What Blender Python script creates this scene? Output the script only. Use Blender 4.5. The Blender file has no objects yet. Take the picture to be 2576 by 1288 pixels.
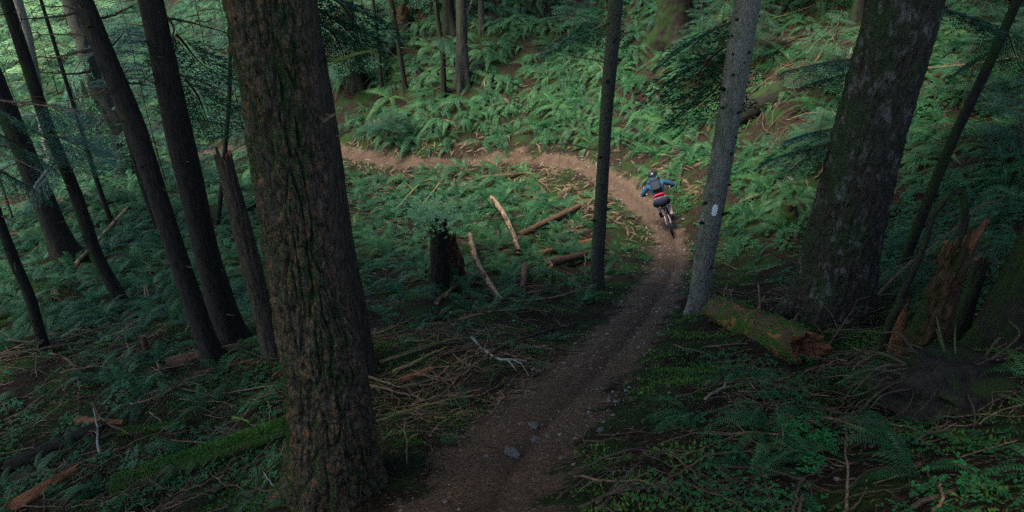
import bpy, math, random
import numpy as np
from mathutils import Vector, Matrix, Euler

R = math.radians
random.seed(7)
rng = np.random.default_rng(11)
S = bpy.context.scene
COL = S.collection

# ------------------------------------------------------------------ camera
F_PX, PITCH = 1880.0, R(30.0)            # focal length for a 2576 px wide frame
CAMZ = 10.0
cd = bpy.data.cameras.new('camera')
cd.sensor_width = 36.0
cd.lens = 36.0 * F_PX / 2576.0
cd.clip_start = 0.05
cd.clip_end = 400.0
cd.dof.use_dof = True
cd.dof.focus_distance = 15.0
cd.dof.aperture_fstop = 3.2
cam = bpy.data.objects.new('camera', cd)
cam.location = (0, 0, CAMZ)
cam.rotation_euler = (math.pi / 2 - PITCH, 0, 0)
COL.objects.link(cam)
S.camera = cam

# ------------------------------------------------------------------ sky, sun, exposure
SUN_DIR = Vector((-0.42, -0.22, 0.88)).normalized()
SUN_EL = math.asin(SUN_DIR.z)
SUN_AZ = math.atan2(SUN_DIR.x, SUN_DIR.y)
w = bpy.data.worlds.new('World')
S.world = w
w.use_nodes = True
wn = w.node_tree
sky = wn.nodes.new('ShaderNodeTexSky')
sky.sky_type = 'NISHITA'
sky.sun_disc = False
sky.sun_elevation = SUN_EL
sky.sun_rotation = SUN_AZ
sky.air_density = 1.0
sky.dust_density = 0.6
bg = wn.nodes['Background']
bg.inputs['Strength'].default_value = 0.108
wn.links.new(sky.outputs[0], bg.inputs['Color'])
sl = bpy.data.lights.new('sun', 'SUN')
sl.energy = 2.6
sl.angle = R(22)
sl.color = (1.0, 0.96, 0.87)
so = bpy.data.objects.new('sun', sl)
so.rotation_euler = SUN_DIR.to_track_quat('Z', 'Y').to_euler()
so.location = (0, 0, 40)
COL.objects.link(so)
S.view_settings.view_transform = 'Standard'
S.view_settings.look = 'None'
S.view_settings.gamma = 1.0
S.view_settings.exposure = 2.18
S.cycles.use_denoising = False
S.cycles.max_bounces = 5
S.cycles.diffuse_bounces = 3
S.cycles.glossy_bounces = 2
S.cycles.transmission_bounces = 2

# ------------------------------------------------------------------ numeric helpers
_perm = np.arange(256)
np.random.RandomState(3).shuffle(_perm)
_perm = np.concatenate([_perm, _perm, _perm])
_gr = np.random.RandomState(4).normal(size=(256, 3))
_gr /= np.linalg.norm(_gr, axis=1)[:, None]

def noise3(p):
    p = np.asarray(p, float)
    i = np.floor(p).astype(int)
    f = p - i
    u = f * f * f * (f * (f * 6 - 15) + 10)
    i &= 255
    out = 0
    for dx in (0, 1):
        wx = u[:, 0] if dx else 1 - u[:, 0]
        for dy in (0, 1):
            wy = u[:, 1] if dy else 1 - u[:, 1]
            for dz in (0, 1):
                wz = u[:, 2] if dz else 1 - u[:, 2]
                h = _perm[_perm[_perm[(i[:, 0] + dx) & 255] + ((i[:, 1] + dy) & 255)] + ((i[:, 2] + dz) & 255)]
                g = _gr[h]
                d = g[:, 0] * (f[:, 0] - dx) + g[:, 1] * (f[:, 1] - dy) + g[:, 2] * (f[:, 2] - dz)
                out = out + wx * wy * wz * d
    return out * 1.5

def noise2(x, y, s=1.0, o=0.0):
    x = np.atleast_1d(x)
    y = np.atleast_1d(y)
    return noise3(np.stack([x * s + o, y * s - o, np.full_like(x, o * 1.7 + .37, dtype=float)], 1))

CT, ST = math.cos(PITCH), math.sin(PITCH)

def ray(u, v):
    dx = (u - 1288.0) / F_PX
    dy = (644.0 - v) / F_PX
    return np.array([dx, CT + dy * ST, -ST + dy * CT])

def P(u, v, t):
    return np.array([0, 0, CAMZ]) + ray(u, v) * t

def Py(u, v, y):
    d = ray(u, v)
    return np.array([0, 0, CAMZ]) + d * (y / d[1])

def project(x, y, z):
    zz = z - CAMZ
    t = y * CT - zz * ST
    up = y * ST + zz * CT
    t = np.maximum(t, 1e-3)
    return 1288 + F_PX * x / t, 644 - F_PX * up / t, t

# ------------------------------------------------------------------ terrain: measured ground points -> thin plate surface
GP = [(1150,1288,6.0),(1450,1288,5.7),(1240,1150,7.0),(1400,1000,8.8),(1540,870,11),(1650,740,14.5),(1690,650,18),(1690,595,20),
      (1600,500,23),(1500,430,25),(1300,395,27),(1100,405,27.5),(900,385,28.5),
      (1110,735,16),(1350,550,21.3),(1000,550,22.5),(950,900,10.6),(850,1240,7.0),(1000,1100,7.9),(1250,760,14.6),(1503,725,15.3),
      (720,1080,9.5),(300,1240,9.5),(100,1288,9.5),(0,1000,12),(590,865,12.6),(550,905,12),(110,880,14),(310,760,17),(180,650,20.5),
      (0,800,16),(500,600,22),(700,500,25),(300,500,26.5),(100,400,31),(430,390,32),
      (1100,300,28.7),(1100,230,29.4),(1100,100,30.8),(1300,0,31.9),(1500,0,31.3),(1500,250,28),(1750,300,25.5),(1640,400,24.8),
      (1900,300,23),(1950,150,24.5),(2000,0,26),(2000,640,17.3),(2000,480,19.6),(2000,280,22),(1754,790,13),(2080,760,11),
      (2400,640,13),(2400,800,9.2),(2560,800,8.2),(2400,400,17),(2560,300,18),(2500,100,22),(2560,0,22.5),
      (2000,950,8),(1700,1050,7),(1800,1288,5),(2200,1200,5),(2560,1288,4.1),(2560,1000,5.9),(2300,950,7),(800,1288,7),
      (100,50,50),(400,100,43),(700,100,36),(850,0,34),(700,300,32)]
ctrl = [P(*g) for g in GP]
ctrl += [np.array(p, float) for p in [(-8,2,4),(-14,8,1),(-20,15,-1.5),(0,-1,8.6),(3,0,8.5),(6,3,7.6),(8,7,6.2),(14,12,6),(18,20,7),(20,30,10),
         (0,50,13),(12,42,12.5),(-15,52,5),(-35,70,3),(-42,42,-2.5),(-30,25,-3.5),(-10,-3,5),(-45,20,-6),(30,45,16),(35,10,9),(20,0,9.5),(-45,90,14),(0,90,30),(45,90,34)]]
ctrl = np.array(ctrl)
_n = len(ctrl)
def _tps(r2):
    return 0.5 * r2 * np.log(r2 + 1e-9)
_d2 = ((ctrl[:, None, :2] - ctrl[None, :, :2]) ** 2).sum(-1)
_A = np.zeros((_n + 3, _n + 3))
_A[:_n, :_n] = _tps(_d2) + np.eye(_n) * 1.2
_A[:_n, _n] = 1
_A[:_n, _n + 1:] = ctrl[:, :2]
_A[_n:, :_n] = _A[:_n, _n:].T
_W = np.linalg.solve(_A, np.concatenate([ctrl[:, 2], np.zeros(3)]))

def base_z(x, y):
    x = np.atleast_1d(np.asarray(x, float))
    y = np.atleast_1d(np.asarray(y, float))
    out = _W[_n] + _W[_n + 1] * x + _W[_n + 2] * y
    for k in range(_n):
        r2 = (x - ctrl[k, 0]) ** 2 + (y - ctrl[k, 1]) ** 2
        out = out + _W[k] * _tps(r2)
    return out

def hit(u, v, fn):
    d = ray(u, v)
    ts = np.arange(2.0, 90, 0.1)
    pz = CAMZ + d[2] * ts - fn(d[0] * ts, d[1] * ts)
    k = np.argmax(pz < 0)
    if pz[k] >= 0:
        k = len(ts) - 1
    t0, t1 = ts[max(k - 1, 0)], ts[k]
    for _ in range(12):
        tm = (t0 + t1) / 2
        if CAMZ + d[2] * tm - fn(d[0] * tm, d[1] * tm)[0] < 0:
            t1 = tm
        else:
            t0 = tm
    return np.array([d[0] * t1, d[1] * t1, CAMZ + d[2] * t1])

TRAIL_PX = [(1120,1420,1.4),(1185,1290,1.35),(1265,1150,1.35),(1400,1000,1.3),(1535,870,1.15),(1640,740,.95),(1688,650,.85),(1672,575,.9),
            (1600,500,.95),(1520,440,.95),(1420,405,.85),(1300,394,.70),(1150,404,.60),(1020,408,.62),(900,386,.70),(760,372,.7),(600,372,.7),(430,395,.7)]
_tp = np.array([list(hit(u, v, base_z)[:2]) + [wd] for u, v, wd in TRAIL_PX])
def catmull(pts, n):
    pts = np.asarray(pts, float)
    p = np.vstack([2 * pts[0] - pts[1], pts, 2 * pts[-1] - pts[-2]])
    out = []
    for i in range(1, len(p) - 2):
        for k in range(n):
            t = k / n
            a, b, c, d = p[i - 1], p[i], p[i + 1], p[i + 2]
            out.append(.5 * (2 * b + (c - a) * t + (2 * a - 5 * b + 4 * c - d) * t * t + (3 * b - a - 3 * c + d) * t ** 3))
    out.append(pts[-1])
    return np.array(out)
TRAIL = catmull(_tp, 5)

def trail_dist(x, y):
    """signed distance to the trail's centre line and its half width there"""
    best = np.full(len(x), 1e9)
    sg = np.zeros(len(x))
    hw = np.zeros(len(x))
    for a, b in zip(TRAIL[:-1], TRAIL[1:]):
        ab = b[:2] - a[:2]
        L2 = (ab ** 2).sum()
        t = np.clip(((x - a[0]) * ab[0] + (y - a[1]) * ab[1]) / L2, 0, 1)
        dx, dy = x - a[0] - t * ab[0], y - a[1] - t * ab[1]
        d = np.hypot(dx, dy)
        m = d < best
        best = np.where(m, d, best)
        sg = np.where(m, np.sign(ab[0] * dy - ab[1] * dx), sg)
        hw = np.where(m, (a[2] + t * (b[2] - a[2])) / 2, hw)
    return best, sg, hw

def sm(a, b, x):
    t = np.clip((x - a) / (b - a), 0, 1)
    return t * t * (3 - 2 * t)

def ground_z(x, y):
    x = np.atleast_1d(np.asarray(x, float))
    y = np.atleast_1d(np.asarray(y, float))
    z = base_z(x, y)
    d, s, hw = trail_dist(x, y)
    off = sm(hw * .7, hw + .7, d)
    z = z + off * (.26 * noise2(x, y, .55, 3.1) + .15 * noise2(x, y, 1.4, 7.7) + .04 * noise2(x, y, 3.6, 1.3))
    z = z + (1 - off) * (.018 * noise2(x, y, 2.1, 9.0) + .012 * noise2(x, y, 6.0, 5.0))
    z = z - (1 - off) * .07 * np.exp(-((d * s + .10) / .11) ** 2) - (1 - off) * .05
    return z

def G(u, v):
    return hit(u, v, ground_z)

def gz(x, y):
    return float(ground_z(x, y)[0])

# ------------------------------------------------------------------ object helpers
def tag(o, label=None, cat=None, group=None, kind=None):
    if label: o['label'] = label
    if cat: o['category'] = cat
    if group: o['group'] = group
    if kind: o['kind'] = kind
    return o

def link(name, data, parent=None):
    o = bpy.data.objects.new(name, data)
    COL.objects.link(o)
    if parent is not None:
        o.parent = parent
    return o

def empty(name, loc, label, cat, group=None):
    o = link(name, None)
    o.location = Vector(loc)
    o.empty_display_size = .1
    return tag(o, label, cat, group)

class MB:
    def __init__(self):
        self.V, self.F, self.M = [], [], []
        self.n = 0
    def add(self, V, F, m=0):
        V = np.asarray(V, float).reshape(-1, 3)
        self.V.append(V)
        n = self.n
        self.F += [tuple(i + n for i in f) for f in F]
        self.M += [m] * len(F)
        self.n += len(V)
    def tube(self, pts, rad, n=6, m=0, cap=True):
        pts = np.asarray(pts, float)
        rad = np.broadcast_to(np.asarray(rad, float), (len(pts),))
        T = np.gradient(pts, axis=0)
        T /= np.linalg.norm(T, axis=1)[:, None] + 1e-12
        up = np.array([0, 0, 1.0]) if abs(T[0][2]) < .9 else np.array([1.0, 0, 0])
        N = np.cross(T[0], up); N /= np.linalg.norm(N)
        rings = []
        ang = np.arange(n) * 2 * math.pi / n
        for p, t, r in zip(pts, T, rad):
            N = N - t * N.dot(t); N /= np.linalg.norm(N) + 1e-12
            B = np.cross(t, N)
            rings.append(p + r * (np.cos(ang)[:, None] * N + np.sin(ang)[:, None] * B))
        F = []
        k = len(pts)
        for i in range(k - 1):
            for j in range(n):
                a, b = i * n + j, i * n + (j + 1) % n
                F.append((a, b, b + n, a + n))
        if cap:
            F.append(tuple(range(n))[::-1])
            F.append(tuple((k - 1) * n + j for j in range(n)))
        self.add(np.concatenate(rings), F, m)
    def box(self, c, s, m=0, rot=None):
        c = np.array(c, float)
        v = np.array([[x, y, z] for x in (-.5, .5) for y in (-.5, .5) for z in (-.5, .5)]) * np.array(s, float)
        if rot is not None:
            v = v @ np.array(Euler(rot).to_matrix()).T
        self.add(v + c, [(0,1,3,2),(4,6,7,5),(0,4,5,1),(2,3,7,6),(0,2,6,4),(1,5,7,3)], m)
    def mesh(self, name, mats, smooth=True):
        me = bpy.data.meshes.new(name)
        V = np.concatenate(self.V)
        me.from_pydata(V.tolist(), [], self.F)
        for m in mats:
            me.materials.append(m)
        if len(mats) > 1:
            me.polygons.foreach_set('material_index', np.array(self.M, dtype=np.int32))
        if smooth:
            me.polygons.foreach_set('use_smooth', np.ones(len(me.polygons), dtype=bool))
        me.update()
        return me
    def build(self, name, mats, parent=None, origin=None, smooth=True):
        if origin is not None:
            o3 = np.array(origin, float)
            self.V = [v - o3 for v in self.V]
        o = link(name, self.mesh(name, mats if isinstance(mats, (list, tuple)) else [mats], smooth), parent)
        if origin is not None and parent is None:
            o.location = Vector(origin)
        return o

# ------------------------------------------------------------------ materials
def new_mat(name):
    m = bpy.data.materials.new(name)
    m.use_nodes = True
    nt = m.node_tree
    return m, nt, nt.nodes['Principled BSDF'], nt.nodes.new, nt.links.new

def ramp(nt, stops):
    r = nt.nodes.new('ShaderNodeValToRGB')
    e = r.color_ramp.elements
    while len(e) < len(stops):
        e.new(.5)
    for el, (p, c) in zip(e, stops):
        el.position = p
        el.color = (*c, 1)
    return r

def noise_node(nt, scale, vec=None, detail=4, rough=.6):
    n = nt.nodes.new('ShaderNodeTexNoise')
    n.inputs['Scale'].default_value = scale
    n.inputs['Detail'].default_value = detail
    n.inputs['Roughness'].default_value = rough
    if vec is not None:
        nt.links.new(vec, n.inputs['Vector'])
    return n

def mixc(nt, fac, a, b):
    n = nt.nodes.new('ShaderNodeMix')
    n.data_type = 'RGBA'
    for s, v in ((n.inputs[0], fac), (n.inputs[6], a), (n.inputs[7], b)):
        if hasattr(v, 'is_linked') or hasattr(v, 'links'):
            nt.links.new(v, s)
        elif isinstance(v, tuple):
            s.default_value = (*v, 1)
        else:
            s.default_value = v
    return n.outputs[2]

def stretch(nt, sc):
    tc = nt.nodes.new('ShaderNodeTexCoord')
    mp = nt.nodes.new('ShaderNodeMapping')
    mp.inputs['Scale'].default_value = sc
    nt.links.new(tc.outputs['Object'], mp.inputs['Vector'])
    return mp.outputs[0]

def m_bark(name, dark, light, moss=(.02, .035, .008), moss_lo=.55, moss_hi=.7, zs=.22, scale=22, bump=.6, spot=None, mossx=.14, spots=7.0):
    m, nt, b, N, L = new_mat(name)
    v = stretch(nt, (1, 1, zs))
    n1 = noise_node(nt, scale, v, 6, .65)
    r1 = ramp(nt, [(.3, dark), (.52, tuple((a + c) / 2 for a, c in zip(dark, light))), (.72, light)])
    L(n1.outputs[0], r1.inputs[0])
    v2 = stretch(nt, (1, 1, .55))
    n2 = noise_node(nt, 2.6, v2, 5, .7)
    r2 = ramp(nt, [(moss_lo, (0, 0, 0)), (moss_hi, (1, 1, 1))])
    ge = N('ShaderNodeNewGeometry')
    sx = N('ShaderNodeSeparateXYZ')
    L(ge.outputs['True Normal'], sx.inputs[0])
    ma = N('ShaderNodeMath'); ma.operation = 'MULTIPLY_ADD'; ma.inputs[1].default_value = -mossx
    L(sx.outputs['X'], ma.inputs[0]); L(n2.outputs[0], ma.inputs[2])
    L(ma.outputs[0], r2.inputs[0])
    c = mixc(nt, r2.outputs[0], r1.outputs[0], moss)
    if spot:
        n4 = noise_node(nt, spots, v2, 5, .7)
        r4 = ramp(nt, [(.54, (0, 0, 0)), (.64, (1, 1, 1))])
        L(n4.outputs[0], r4.inputs[0])
        c = mixc(nt, r4.outputs[0], c, spot)
    L(c, b.inputs['Base Color'])
    b.inputs['Roughness'].default_value = .9
    b.inputs['Specular IOR Level'].default_value = .06
    n3 = noise_node(nt, scale * 1.7, v, 6, .7)
    bp = N('ShaderNodeBump')
    bp.inputs['Strength'].default_value = bump
    bp.inputs['Distance'].default_value = .03
    L(n3.outputs[0], bp.inputs['Height'])
    L(bp.outputs[0], b.inputs['Normal'])
    return m

def m_leaf(name, c0, c1, c2, rough=.5, trans=.25, spec=.4, patch=None):
    m, nt, b, N, L = new_mat(name)
    oi = N('ShaderNodeObjectInfo')
    r = ramp(nt, [(0, c0), (.5, c1), (1, c2)])
    tc = N('ShaderNodeTexCoord')
    n = noise_node(nt, 3.5, tc.outputs['Object'], 2)
    ad = N('ShaderNodeMath'); ad.operation = 'MULTIPLY_ADD'
    ad.inputs[1].default_value = .5
    L(oi.outputs['Random'], ad.inputs[0])
    sub = N('ShaderNodeMath'); sub.operation = 'MULTIPLY_ADD'
    sub.inputs[1].default_value = 1.2; sub.inputs[2].default_value = -.35
    L(n.outputs[0], sub.inputs[0])
    L(sub.outputs[0], ad.inputs[2])
    L(ad.outputs[0], r.inputs[0])
    L(r.outputs[0], b.inputs['Base Color'])
    b.inputs['Roughness'].default_value = rough
    b.inputs['Specular IOR Level'].default_value = spec
    tr = N('ShaderNodeBsdfTranslucent')
    L(r.outputs[0], tr.inputs['Color'])
    mx = N('ShaderNodeMixShader')
    mx.inputs[0].default_value = trans
    L(b.outputs[0], mx.inputs[1]); L(tr.outputs[0], mx.inputs[2])
    L(mx.outputs[0], nt.nodes['Material Output'].inputs['Surface'])
    return m

def m_plain(name, col, rough=.7, metal=0.0, var=.25, scale=30, spec=.4, bump=0):
    m, nt, b, N, L = new_mat(name)
    tc = N('ShaderNodeTexCoord')
    n = noise_node(nt, scale, tc.outputs['Object'], 4)
    r = ramp(nt, [(.25, tuple(c * (1 - var) for c in col)), (.75, tuple(min(c * (1 + var), 1) for c in col))])
    L(n.outputs[0], r.inputs[0])
    L(r.outputs[0], b.inputs['Base Color'])
    b.inputs['Roughness'].default_value = rough
    b.inputs['Metallic'].default_value = metal
    b.inputs['Specular IOR Level'].default_value = spec
    if bump:
        bp = N('ShaderNodeBump'); bp.inputs['Strength'].default_value = bump; bp.inputs['Distance'].default_value = .02
        L(n.outputs[0], bp.inputs['Height']); L(bp.outputs[0], b.inputs['Normal'])
    return m

def m_ground():
    m, nt, b, N, L = new_mat('forest_floor')
    tc = N('ShaderNodeTexCoord')
    o = tc.outputs['Object']
    n1 = noise_node(nt, 18, o, 8, .75)
    lit = ramp(nt, [(.30, (.006, .0045, .0035)), (.5, (.018, .012, .008)), (.70, (.055, .038, .025))])
    L(n1.outputs[0], lit.inputs[0])
    n2 = noise_node(nt, 1.3, o, 6, .7)
    ms = ramp(nt, [(.47, (0, 0, 0)), (.60, (1, 1, 1))])
    L(n2.outputs[0], ms.inputs[0])
    n3 = noise_node(nt, 40, o, 4, .7)
    moss = ramp(nt, [(.3, (.006, .014, .004)), (.7, (.026, .052, .014))])
    L(n3.outputs[0], moss.inputs[0])
    c1 = mixc(nt, ms.outputs[0], lit.outputs[0], moss.outputs[0])
    at = N('ShaderNodeAttribute'); at.attribute_name = 'trail'
    n4 = noise_node(nt, 26, o, 8, .8)
    dirt = ramp(nt, [(.30, (.022, .0135, .009)), (.48, (.074, .047, .030)), (.62, (.126, .084, .056)), (.74, (.23, .175, .13))])
    L(n4.outputs[0], dirt.inputs[0])
    ar = N('ShaderNodeAttribute'); ar.attribute_name = 'rut'
    am = N('ShaderNodeMath'); am.operation = 'MULTIPLY'; am.inputs[1].default_value = .5
    L(ar.outputs['Fac'], am.inputs[0])
    n5 = noise_node(nt, 2.2, o, 6, .7)
    ad = N('ShaderNodeMath'); ad.operation = 'ADD'
    mu = N('ShaderNodeMath'); mu.operation = 'MULTIPLY_ADD'; mu.inputs[1].default_value = 1.9; mu.inputs[2].default_value = -.98
    L(n5.outputs[0], mu.inputs[0])
    L(at.outputs['Fac'], ad.inputs[0]); L(mu.outputs[0], ad.inputs[1])
    tm = ramp(nt, [(.38, (0, 0, 0)), (.62, (1, 1, 1))])
    L(ad.outputs[0], tm.inputs[0])
    c2 = mixc(nt, tm.outputs[0], c1, mixc(nt, am.outputs[0], dirt.outputs[0], (.022, .014, .010)))
    L(c2, b.inputs['Base Color'])
    b.inputs['Roughness'].default_value = .95
    b.inputs['Specular IOR Level'].default_value = .04
    bp = N('ShaderNodeBump'); bp.inputs['Strength'].default_value = 1.0; bp.inputs['Distance'].default_value = .03
    L(n4.outputs[0], bp.inputs['Height']); L(bp.outputs[0], b.inputs['Normal'])
    return m

M = {}
M['ground'] = m_ground()
M['fir_bark'] = m_bark('deep_fir_bark', (.006, .005, .004), (.150, .108, .070), moss=(.018, .036, .010), moss_lo=.48, moss_hi=.58, zs=.45, scale=30, bump=1.0, spot=(.15, .072, .034), mossx=.22, spots=17.0)
M['brown_bark'] = m_bark('brown_bark', (.010, .0085, .0075), (.040, .032, .026), moss_lo=.62, moss_hi=.8, zs=.12, scale=40, bump=.4)
M['mid_bark'] = m_bark('mid_brown_bark', (.016, .013, .010), (.085, .064, .045), moss_lo=.58, moss_hi=.72, zs=.14, scale=36, bump=.7)
M['rotten_orange'] = m_bark('orange_rotten_wood', (.014, .009, .006), (.095, .050, .026), moss=(.022, .030, .010), moss_lo=.50, moss_hi=.60, zs=.25, scale=20, bump=1.)
M['dark_bark'] = m_bark('dark_bark', (.009, .008, .0065), (.036, .030, .024), moss=(.020, .034, .010), moss_lo=.50, moss_hi=.65, scale=26)
M['grey_bark'] = m_bark('grey_bark', (.075, .068, .052), (.235, .212, .165), moss=(.05, .062, .035), moss_lo=.55, moss_hi=.75, zs=.4, scale=34, bump=.5, spot=(.17, .16, .135))
M['dim_grey_bark'] = m_bark('dim_grey_bark', (.022, .020, .017), (.078, .070, .058), moss=(.035, .048, .02), moss_lo=.5, moss_hi=.7, zs=.35, scale=34, bump=.5)
M['big_bark'] = m_bark('big_fir_bark', (.010, .008, .0065), (.062, .048, .036), moss=(.026, .038, .016), moss_lo=.5, moss_hi=.66, zs=.35, scale=24, bump=.8, spot=(.10, .092, .078))
M['moss_bark'] = m_bark('mossy_bark', (.030, .022, .015), (.075, .050, .032), moss=(.022, .050, .010), moss_lo=.40, moss_hi=.56, zs=.4, scale=24)
M['moss_log'] = m_bark('mixed_moss_log', (.040, .027, .016), (.13, .080, .045), moss=(.040, .075, .016), moss_lo=.53, moss_hi=.63, zs=.2, scale=26, bump=1., spot=(.24, .10, .035))
M['log_bark'] = m_bark('log_bark', (.030, .018, .012), (.14, .080, .048), moss_lo=.60, moss_hi=.72, zs=.25, scale=28)
M['pale_wood'] = m_bark('bare_pale_wood', (.075, .046, .025), (.40, .255, .140), moss=(.045, .032, .022), moss_lo=.54, moss_hi=.62, zs=.12, scale=30, bump=.8, spot=(.12, .065, .032))
M['stick'] = m_bark('stick_wood', (.038, .025, .017), (.205, .135, .083), moss=(.06, .07, .03), moss_lo=.6, moss_hi=.75, zs=1, scale=18, bump=.4)
M['dark_stick'] = m_bark('dark_stick_wood', (.026, .02, .015), (.085, .060, .042), moss=(.05, .07, .02), moss_lo=.55, moss_hi=.7, zs=1, scale=14, bump=.4)
M['moss_stick'] = m_bark('mossy_stick_wood', (.07, .055, .026), (.20, .145, .075), moss=(.07, .105, .022), moss_lo=.44, moss_hi=.56, zs=1, scale=14, bump=.4)
M['lichen_stick'] = m_bark('lichen_stick_wood', (.10, .08, .06), (.24, .19, .14), moss=(.17, .18, .15), moss_lo=.46, moss_hi=.52, zs=1, scale=16, bump=.4)
M['rotten'] = m_bark('rotten_red_wood', (.075, .030, .016), (.25, .105, .048), moss=(.03, .03, .02), moss_lo=.58, moss_hi=.75, zs=.3, scale=24)
M['rotten_dark'] = m_bark('rotten_dark_wood', (.020, .014, .010), (.115, .058, .028), moss=(.025, .034, .012), moss_lo=.48, moss_hi=.62, zs=.3, scale=22)
M['fern'] = m_leaf('fern_green', (.004, .024, .007), (.014, .074, .021), (.070, .160, .045), rough=.5, spec=.25)
M['fern_near'] = m_leaf('fern_deep_green', (.007, .045, .014), (.016, .082, .024), (.042, .130, .034), rough=.5, spec=.3)
M['fern_dead'] = m_leaf('fern_rust', (.050, .032, .018), (.135, .088, .050), (.31, .22, .135), rough=.8, spec=.1, trans=.15)
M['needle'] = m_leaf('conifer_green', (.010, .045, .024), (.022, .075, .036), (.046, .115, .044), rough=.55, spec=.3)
M['needle_lit'] = m_leaf('lit_foliage_green', (.08, .20, .07), (.17, .33, .12), (.30, .45, .19), rough=.55, spec=.3, trans=.35)  # lightened foliage green: the bright gap's light is painted into the colour
M['moss'] = m_leaf('moss_green', (.026, .072, .014), (.052, .120, .024), (.105, .185, .038), rough=.9, spec=.05, trans=.2)
M['herb'] = m_leaf('herb_green', (.010, .055, .018), (.020, .092, .028), (.042, .145, .038), rough=.6, spec=.15)
M['herb_bright'] = m_leaf('bright_herb_green', (.013, .11, .026), (.022, .16, .036), (.04, .22, .05), rough=.55, spec=.2)
M['lichen'] = m_leaf('pale_lichen', (.09, .13, .10), (.17, .22, .17), (.30, .34, .28), rough=.9, spec=.05)
M['litter'] = m_leaf('litter_brown', (.030, .020, .014), (.085, .054, .034), (.27, .18, .11), rough=.9, spec=.1, trans=.05)
M['chips'] = m_leaf('wood_chip_brown', (.040, .026, .017), (.125, .082, .050), (.36, .26, .17), rough=.9, spec=.05, trans=.0)
M['stone'] = m_plain('grey_stone', (.060, .059, .056), .9, var=.5, scale=14, bump=.5)
M['pebble'] = m_leaf('pebble_grey', (.060, .048, .040), (.11, .092, .078), (.24, .22, .20), rough=.8, spec=.3, trans=0)
M['paint'] = m_plain('white_paint', (.72, .74, .70), .7, var=.15, scale=60)
# ---- MATERIALS END

# ------------------------------------------------------------------ ground, split into forest floor and trail
def make_ground():
    ys, y = [-14.0], -14.0
    while y < 95:
        y += 1.2 if y < 0 else (.085 + max(0, y - 5) * .009 if y < 42 else 1.6)
        ys.append(y)
    xs, x = [], -60.0
    while x < 60:
        xs.append(x)
        ax = abs(x)
        x += .10 if ax < 5 else (.16 if ax < 10 else (.3 if ax < 18 else 1.5))
    ys, xs = np.array(ys), np.array(xs)
    X, Y = np.meshgrid(xs, ys)
    x, y = X.ravel(), Y.ravel()
    z = ground_z(x, y)
    d, s, hw = trail_dist(x, y)
    att = np.clip(.5 + (hw - d) / .9, 0, 1)
    rut = np.exp(-((d * s + .10 + .05 * noise2(x, y, .8, 2.)) / .065) ** 2) + .45 * np.exp(-((d * s - .14) / .05) ** 2)
    nx, ny = len(xs), len(ys)
    i = np.arange((ny - 1) * nx).reshape(ny - 1, nx)[:, :-1].ravel()
    F = np.stack([i, i + 1, i + nx + 1, i + nx], 1)
    on = (d < hw + .12 * noise2(x, y, 1.5, 4.4))[F].mean(1) > .5
    V = np.stack([x, y, z], 1)
    for name, sel in (('forest_floor_ground', ~on), ('dirt_trail_path', on)):
        f = F[sel]
        used = np.unique(f)
        idx = np.full(len(V), -1); idx[used] = np.arange(len(used))
        me = bpy.data.meshes.new(name)
        me.from_pydata(V[used].tolist(), [], idx[f].tolist())
        me.attributes.new('trail', 'FLOAT', 'POINT').data.foreach_set('value', att[used].astype(np.float32))
        me.attributes.new('rut', 'FLOAT', 'POINT').data.foreach_set('value', rut[used].astype(np.float32))
        me.polygons.foreach_set('use_smooth', np.ones(len(f), dtype=bool))
        me.materials.append(M['ground'])
        o = link(name, me)
        tag(o, kind='structure', label='brown needle and moss covered forest floor on the slope' if name[0] == 'f' else 'narrow brown dirt bike trail curving away to the left')
make_ground()

# ------------------------------------------------------------------ trees
def axis_px(pts, tb=None):
    """pixel points (base first) -> world points in the upright plane through the base"""
    b = G(*pts[0]) if tb is None else P(*pts[0], tb)
    return [b] + [Py(u, v, b[1]) for u, v in pts[1:]], b

def spow(x, p):
    return np.sign(x) * np.abs(x) ** p

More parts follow.
